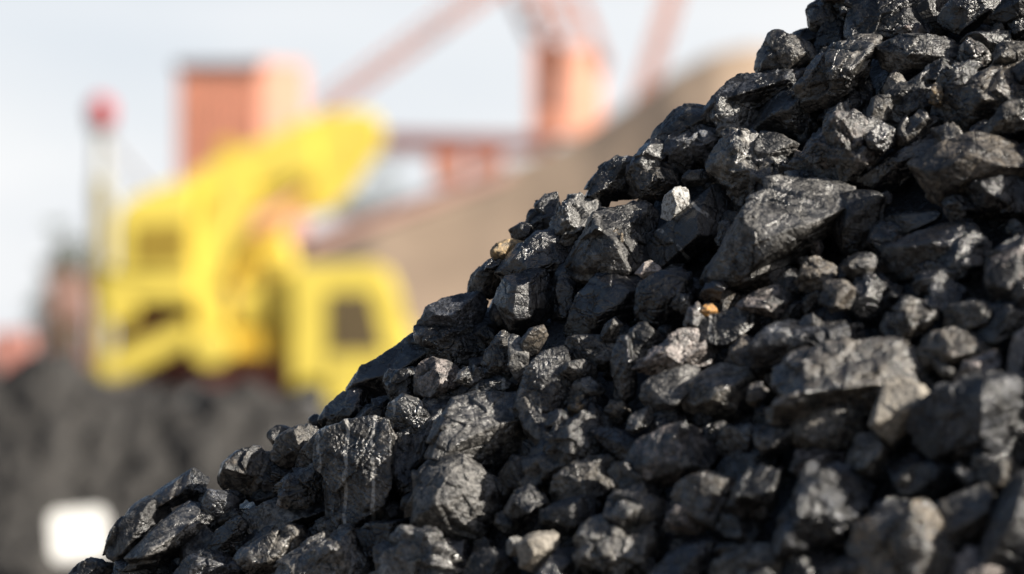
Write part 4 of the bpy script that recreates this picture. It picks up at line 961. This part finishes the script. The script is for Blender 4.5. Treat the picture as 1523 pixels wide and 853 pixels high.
def lump_mesh(poly, D, shape, mat, caps, rng, level=None, depth=None, grow=1.23):
    """a stone whose outline is poly (photo px at D metres), rounded out in depth, broken by facets, steps and cracks"""
    poly = hull(poly)
    cu, cv_ = poly.mean(0)
    poly = (poly - poly.mean(0)) * (grow if mat != 'p' else 1.1) + poly.mean(0)
    s = D * PXA
    c = at(cu, cv_, D)
    zc = CAM - c; zc /= np.linalg.norm(zc)
    xc = np.cross(UPV, zc); xc /= np.linalg.norm(xc)
    yc = np.cross(zc, xc)
    P = np.stack([(poly[:, 0] - cu) * s, (cv_ - poly[:, 1]) * s], 1)
    P = hull(P)
    area = 0.5 * abs(np.sum(P[:, 0] * np.roll(P[:, 1], -1) - np.roll(P[:, 0], -1) * P[:, 1]))
    size = math.sqrt(area)
    px_size = size / s
    ext = P.max(0) - P.min(0)
    h = (depth or (0.60 if shape != 's' else 0.42)) * min(ext.min() * 1.15, size)
    if level is None:
        level = 7 if px_size > 120 else 6 if px_size > 44 else (5 if px_size > 20 else 4)
    dirs, F = ICO[level]
    pl_n, pl_d = [], []
    lo, hi = {'r': (14, 34), 'b': (3, 12), 's': (6, 24)}.get(shape, (5, 26))
    for i in range(len(P)):
        e = P[(i + 1) % len(P)] - P[i]
        if np.linalg.norm(e) < 1e-6: continue
        n2 = np.array([e[1], -e[0]]) / np.linalg.norm(e)
        d = float(n2 @ P[i])
        for sg_, (l_, h_) in ((1, (lo, hi)), (-1, (15, 45))):
            a = R_(rng.uniform(l_, h_))
            pl_n.append([n2[0] * math.cos(a), n2[1] * math.cos(a), sg_ * math.sin(a)]); pl_d.append(d * math.cos(a))
    if not caps:
        caps = []
        for k in (rng.uniform(.1, .45), rng.uniform(.6, 1.0), rng.uniform(.7, 1.2)):
            t = rng.uniform(0, 6.283)
            caps.append((k * math.cos(t), k * math.sin(t) + .12, 1))
    for cx_, cy_, cz_ in caps:
        n = np.array([cx_, cy_, cz_]); n /= np.linalg.norm(n)
        pl_n.append(n); pl_d.append(h * max(n[2], .35) * rng.uniform(.85, 1.1))
    pl_n.append([0, 0, -1]); pl_d.append(h * 0.95)
    pl_n = np.array(pl_n); pl_d = np.maximum(np.array(pl_d), size * 0.10)
    p = {'r': 40, 'b': 90, 's': 50}.get(shape, 60)

    def radial(dd):
        q_ = np.maximum(dd @ (pl_n / pl_d[:, None]).T, 1e-4)
        m_ = q_.max(1, keepdims=True)
        return 1.0 / (m_[:, 0] * np.power(np.power(q_ / m_, p).sum(1), 1.0 / p))
    # chips knocked off the corners
    d3 = ICO[4][0]
    nchip = {'r': 11, 'b': 3, 's': 4}.get(shape, 5)
    for _ in range(nchip):
        sv = d3 * radial(d3)[:, None]
        n = rng.normal(size=3); n /= np.linalg.norm(n)
        sup = (sv @ n).max()
        pl_n = np.vstack([pl_n, n]); pl_d = np.append(pl_d, max(sup * (1 - rng.uniform(.08, .24)), size * .08))
    r = radial(dirs)
    V = dirs * r[:, None] * (1.05 if shape == 'r' else 1.02)
    # relief
    o3 = rng.uniform(0, 200, 3)
    U = V / size
    rough = {'k': 1.5, 'g': 0.8}.get(mat, 1.0)
    disp = 0.016 * fbm(U * 2.2 + o3, 4, 0.52) + 0.011 * rough * fbm(U * 7.5 + o3, 4, 0.6, ridged=True)
    # broken faces: cells with their own tilt and step, at three sizes
    warp = U + 0.05 * np.stack([noise3(U * 5 + 3.1 + o3), noise3(U * 5 + 7.7 + o3), noise3(U * 5 + 11.9 + o3)], 1)
    rs_ = {'r': .8, 'b': .6, 's': .7}.get(shape, 1.0) * (1.6 if mat == 'k' else .4 if mat == 'p' else rng.uniform(.35, 1.0))
    for nseed, tilt, step, groove in ((12, .16, .024, .026 if shape == 'b' else .014), (55, .11, .008, .006), (320 if level >= 6 else 120, .09, .0025, .001)):
        ids = rng.integers(0, len(V), nseed)
        S_ = U[ids] * np.array([1, 1, 1])
        dm = (warp ** 2).sum(1)[:, None] - 2 * warp @ S_.T + (S_ ** 2).sum(1)[None]
        near = np.argpartition(dm, 1, axis=1)[:, :2]
        d2_ = np.sqrt(np.maximum(np.take_along_axis(dm, near, 1), 0))
        sw = d2_[:, 0] > d2_[:, 1]
        near[sw] = near[sw][:, ::-1]; d2_ = np.sort(d2_, axis=1)
        tv = rng.normal(size=(nseed, 3)) * tilt * rs_
        stp = rng.uniform(-1, 1, nseed)
        nr = near[:, 0]
        disp += np.einsum('ij,ij->i', tv[nr], U - S_[nr]) * 1.0 + step * rs_ * stp[nr]
        disp -= groove * np.clip(1 - (d2_[:, 1] - d2_[:, 0]) / 0.03, 0, 1) * (stp[nr] > 0)
    disp = np.clip(disp, -.26, .12)
    if shape == 's' or mat in 'sv':
        bax = np.array([rng.normal() * .25, 1.0, rng.normal() * .35]) if mat != 'v' else np.array([1.0, rng.normal() * .12, .2])
        bax /= np.linalg.norm(bax)
        t = (U @ bax) * rng.uniform(6, 13) + 2.2 * fbm(U * 1.7 + o3, 4)
        fr_ = t - np.floor(t)
        disp += (0.024 if mat != 'v' else 0.014) * np.clip(.5 + 2.5 * noise3(U * 2.1 + 31 + o3), 0, 1) * (np.minimum(fr_ / .8, 1) - (fr_ > .9) * .8)
    if mat == 'k' or shape == 'k':
        disp += 0.018 * fbm(U * 15 + o3, 2, 0.6, ridged=True)
    V = V * (1 + disp / np.maximum(r / size, .35))[:, None]
    Wd = V[:, :1] * xc + V[:, 1:2] * yc + V[:, 2:3] * zc
    return c, Wd, F, size, px_size, (cu, cv_), ext / s


LUMPS = []      # (object, look, landmark or None, centre px, size px)


def put_lump(poly, shape, mat, dust, amount, look, mark, caps, dD=0.0, level=None, name=None):
    poly = np.array(poly, float)
    cu, cv_ = hull(poly).mean(0)
    D = float(slope_D(cu, cv_)) + dD
    m = 'd' if mat not in M else mat
    c, Wd, F, size, pxs, cpx, ext = lump_mesh(poly, D, shape, m, caps, heap_rng, level)
    flat = pxs > 24
    nm = name or ('stone' if m == 'p' else 'coal_lump')
    o = bpy.data.objects.new(nm, fast_mesh(nm, Wd, F, M[m], smooth=False))
    col.objects.link(o)
    o.location = c
    v = heap_rng.uniform(.85, 1.15)
    o.color = tuple(min(1, x * v) for x in DUST[dust]) + (amount,)
    o['category'] = 'stone' if nm == 'stone' else 'coal lump'
    o['group'] = 'pale stones among the coal' if nm == 'stone' else 'coal lumps of the near heap'
    LUMPS.append([o, look, mark, cpx, pxs, ext, shape, m, dust, amount])
    return o


cover = np.zeros((88, 154), bool)      # 10 px cells already covered by a hand-shaped lump
gy, gx = np.mgrid[0:88, 0:154]


def inside(poly, x, y):
    h_ = hull(poly); ok = np.ones(x.shape, bool)
    for i in range(len(h_)):
        a, b = h_[i], h_[(i + 1) % len(h_)]
        ok &= (b[0] - a[0]) * (y - a[1]) - (b[1] - a[1]) * (x - a[0]) >= 0
    return ok


for line in CAT.strip().splitlines():  # one yellowish chip in CAT paints the pyramid lump's sunlit facet
    f = (line.split('|') + [''] * 7)[:7]
    poly = [tuple(map(float, t.split(','))) for t in f[0].split()]
    dk, am = f[3].split(',')
    # the seventh field holds the facet normals when there is a landmark phrase in the sixth
    caps = [tuple(map(float, t.split(','))) for t in f[6].split()] if f[6] else []
    if caps and len(caps) < 3:
        for _ in range(2):
            t = heap_rng.uniform(0, 6.28)
            caps.append((.75 * math.cos(t), .75 * math.sin(t), .8))
    if f[1] == 'r' and f[2] != 'p' and 'round' not in f[4] and 'smooth' not in f[4] and heap_rng.uniform() < .6:
        f[1] = 'a'
    put_lump(poly, f[1], f[2], dk, float(am), f[4], f[5] or None, caps,
             dD=-.03 if f[2] == 'p' or (len(poly) < 7 and np.ptp([q_[0] for q_ in poly]) < 48 and dk != 'dk') else (.022 if dk == 'dk' or 'shade' in f[4] else float(heap_rng.uniform(-.022, .010))))
    cover |= inside(np.array(poly), gx * 10.0 + 5, gy * 10.0 + 5)
N_CAT = len(LUMPS)

# smaller lumps that fill what shows between them
spots = [(x, y) for x in range(100, 1523, 9) for y in range(0, 853, 9)
         if pdist(x, y) > 22 and not cover[min(87, y // 10), min(153, x // 10)]]
heap_rng.shuffle(spots)
taken = []
n_fill = 0
for x, y in spots:
    if n_fill >= 275 - N_CAT: break
    r = float(heap_rng.choice([13, 18, 25, 33], p=[.2, .35, .3, .15]))
    if any((x - a) ** 2 + (y - b) ** 2 < (0.62 * (r + q_)) ** 2 for a, b, q_ in taken): continue
    taken.append((x, y, r)); n_fill += 1
    k = int(heap_rng.integers(5, 8)); a0 = heap_rng.uniform(0, 6.28); asp = heap_rng.uniform(.55, 1); ro = heap_rng.uniform(0, 3.14)
    pts = []
    for i in range(k):
        a = a0 + 6.283 * (i + heap_rng.uniform(-.25, .25)) / k
        ex, ey = r * math.cos(a), r * asp * math.sin(a)
        pts.append((x + ex * math.cos(ro) - ey * math.sin(ro), y + ex * math.sin(ro) + ey * math.cos(ro)))
    shp = str(heap_rng.choice(['a', 'r', 's', 'b'], p=[.58, .10, .17, .15]))
    mt = str(heap_rng.choice(['d', 'g', 'k', 's'], p=[.48, .27, .15, .10]))
    du = str(heap_rng.choice(['gr', 'gb', 'br', 'dk', 'bl', 'lg'], p=[.25, .25, .13, .17, .14, .06]))
    put_lump(pts, shp, mt, du, float(heap_rng.uniform(.4, 1)), '', None, [], dD=float(heap_rng.uniform(.0, .035)), level=5 if r > 15 else 4)

# ---- labels: the look of each lump, then where it lies from the nearest landmark lump
marks = [(l[3], l[2], l[0]) for l in LUMPS if l[2]]


def rel(dx, dy):
    a = math.degrees(math.atan2(-dy, dx)) % 360
    return ['right of', 'uphill of', 'above', 'above and left of', 'left of', 'downhill of', 'below', 'below and right of'][int(((a + 22.5) % 360) // 45)]


def auto_look(l):
    o, look, mark, cpx, pxs, ext, shape, m, dust, am = l
    w = 'tiny' if pxs < 19 else ('small' if pxs < 30 else 'medium')
    c = {'gr': 'grey', 'gb': 'grey brown', 'br': 'brown', 'dk': 'black', 'bl': 'blue black', 'lg': 'light grey'}.get(dust, 'dark')
    t = {'g': 'glossy', 'k': 'glinting', 's': 'layered'}.get(m, 'dull')
    s = {'a': 'angular', 'r': 'rounded', 's': 'flat', 'b': 'blocky'}[shape]
    if max(ext) > 1.75 * min(ext): s = 'long'
    return f"{w} {t} {c} {s} lump"


used = {}
for l in LUMPS:
    if l[2]:
        l[0]['label'] = l[1]; used[l[1]] = 1
ordn = ['', 'second ', 'third ', 'fourth ', 'fifth ', 'sixth ', 'seventh ']
rest = []
for l in LUMPS:
    if l[2]: continue
    ds = sorted((math.hypot(l[3][0] - c[0], l[3][1] - c[1]), k) for k, (c, ph, ob_) in enumerate(marks))
    rest.append((ds[0][0], l, ds))
for d0, l, ds in sorted(rest, key=lambda t: t[0]):
    look = l[1] or auto_look(l)
    words_left = 16 - len(look.split())
    done = False
    for which in (0, 1, 2, 3):
        c, ph, _ = marks[ds[which][1]]
        lab = f"{look} {rel(l[3][0] - c[0], l[3][1] - c[1])} the {ph}"
        if len(lab.split()) <= 16 and lab not in used:
            done = True; break
        if which == 0:
            c2, ph2, _ = marks[ds[1][1]]
            lab = f"{look} between the {ph} and {ph2}"
            if len(lab.split()) <= 16 and lab not in used:
                done = True; break
    if not done:
        c, ph, _ = marks[ds[0][1]]
        for o_ in ordn[1:]:
            lab = f"{o_}{' '.join(look.split()[-4:])} {rel(l[3][0] - c[0], l[3][1] - c[1])} the {ph}"
            if lab not in used: break
    used[lab] = 1
    l[0]['label'] = lab

# ---- the body of the heap under the lumps: fine coal, down to the ground and over the back
A_, B_, C_ = at(100, 853, D_EDGE), at(1250, 0, D_EDGE), at(1523, 853, float(slope_D(1523, 853)))
nrm = np.cross(B_ - A_, C_ - A_); nrm /= np.linalg.norm(nrm)
if nrm[2] < 0: nrm = -nrm
nb = nrm * np.array([1, -1, 1])
off_in = 0.040
c1 = float(nrm @ A_) - off_in; c2 = float(nb @ A_) - off_in * .6
X, Y = np.meshgrid(np.linspace(-3.3, 4.6, 560), np.linspace(0.9, 6.2, 420))
Z1 = (c1 - nrm[0] * X - nrm[1] * Y) / nrm[2]
Z2 = (c2 - nb[0] * X - nb[1] * Y) / nb[2]
Z3 = 3.6 - 0.9 * (X - 2.2)
Z = np.minimum(np.minimum(Z1, Z2), Z3)
soft = 0.03
Z = -soft * np.log(np.exp(-(Z1 - Z) / soft) + np.exp(-(Z2 - Z) / soft) + np.exp(-(Z3 - Z) / soft)) + Z
bz = np.zeros(X.shape)
sd = heap_rng.uniform(0, 1, (9000, 2)) * np.array([7.9, 5.3]) + np.array([-3.3, 0.9])
sr_ = heap_rng.uniform(0.012, 0.042, len(sd))
for (sx, sy), r in zip(sd, sr_):
    i0 = max(0, int((sx - r + 3.3) / 7.9 * 559)); i1 = int((sx + r + 3.3) / 7.9 * 559) + 2
    j0 = max(0, int((sy - r - .9) / 5.3 * 419)); j1 = int((sy + r - .9) / 5.3 * 419) + 2
    dd = ((X[j0:j1, i0:i1] - sx) ** 2 + (Y[j0:j1, i0:i1] - sy) ** 2) / r ** 2
    np.maximum(bz[j0:j1, i0:i1], np.sqrt(np.clip(1 - dd, 0, 1)) * r, out=bz[j0:j1, i0:i1])
Z = np.maximum(Z + bz, -0.05)
body = heightfield('coal_fines', X, Y, Z, M['d'])
body.color = DUST['dk'] + (0.0,)  # bed coloured black to paint the shade in the gaps
tag(body, kind='stuff')

# ---- loose small coal too many to count: in the gaps, over the crest and down the back
lv, lf = ICO[3]
VV, FF = [], []
n_loose = 0
base_i = 0
while n_loose < 3600:
    wide = n_loose >= 1000
    x, y = (heap_rng.uniform(-1.6, 1.5), heap_rng.uniform(1.6, 4.3)) if not wide else (heap_rng.uniform(-2.3, 2.2), heap_rng.uniform(0.95, 4.4))
    z1 = (c1 - nrm[0] * x - nrm[1] * y) / nrm[2]; z2 = (c2 - nb[0] * x - nb[1] * y) / nb[2]
    z = min(z1, z2)
    if z < 0.3 or z > 2.6: continue
    n = nrm if z1 < z2 else nb
    back = z2 < z1 and y > 3.06
    r = heap_rng.uniform(.006, .021) if not back else heap_rng.uniform(.012, .042)
    p0 = np.array([x, y, z]) + n * (heap_rng.uniform(-.004, .022) if not back else 0.01)
    if not back:
        dv = p0 - CAM; Dn = dv @ FWD; u_ = PW / 2 + (dv @ RGT) / Dn / PXA; v_ = PH / 2 - (dv @ UPV) / Dn / PXA
        if pdist(u_, v_) < 20: continue
        if wide:
            if -60 < u_ < 1590 and -60 < v_ < 920: continue
            r = heap_rng.uniform(.016, .050); p0 = p0 + nrm * .02
    elif wide and heap_rng.uniform() < .7: continue
    sc3 = heap_rng.uniform(.6, 1.3, 3)
    q_ = lv * (1 + .35 * noise3(lv * 1.6 + heap_rng.uniform(0, 99, 3)))[:, None]
    for _ in range(12):
        m_ = heap_rng.normal(size=3); m_ /= np.linalg.norm(m_)
        dpl = (q_ @ m_).max() * heap_rng.uniform(.60, .90)
        ov = np.maximum(q_ @ m_ - dpl, 0); q_ = q_ - ov[:, None] * m_
    VV.append(q_ * sc3 * r + p0); FF.append(lf + base_i); base_i += len(lv); n_loose += 1
me = fast_mesh('loose_coal', np.concatenate(VV), np.concatenate(FF), M['d'], smooth=False)
lo_ = bpy.data.objects.new('loose_coal', me); col.objects.link(lo_)
lo_.color = DUST['gr'] + (0.5,)
tag(lo_, kind='stuff')
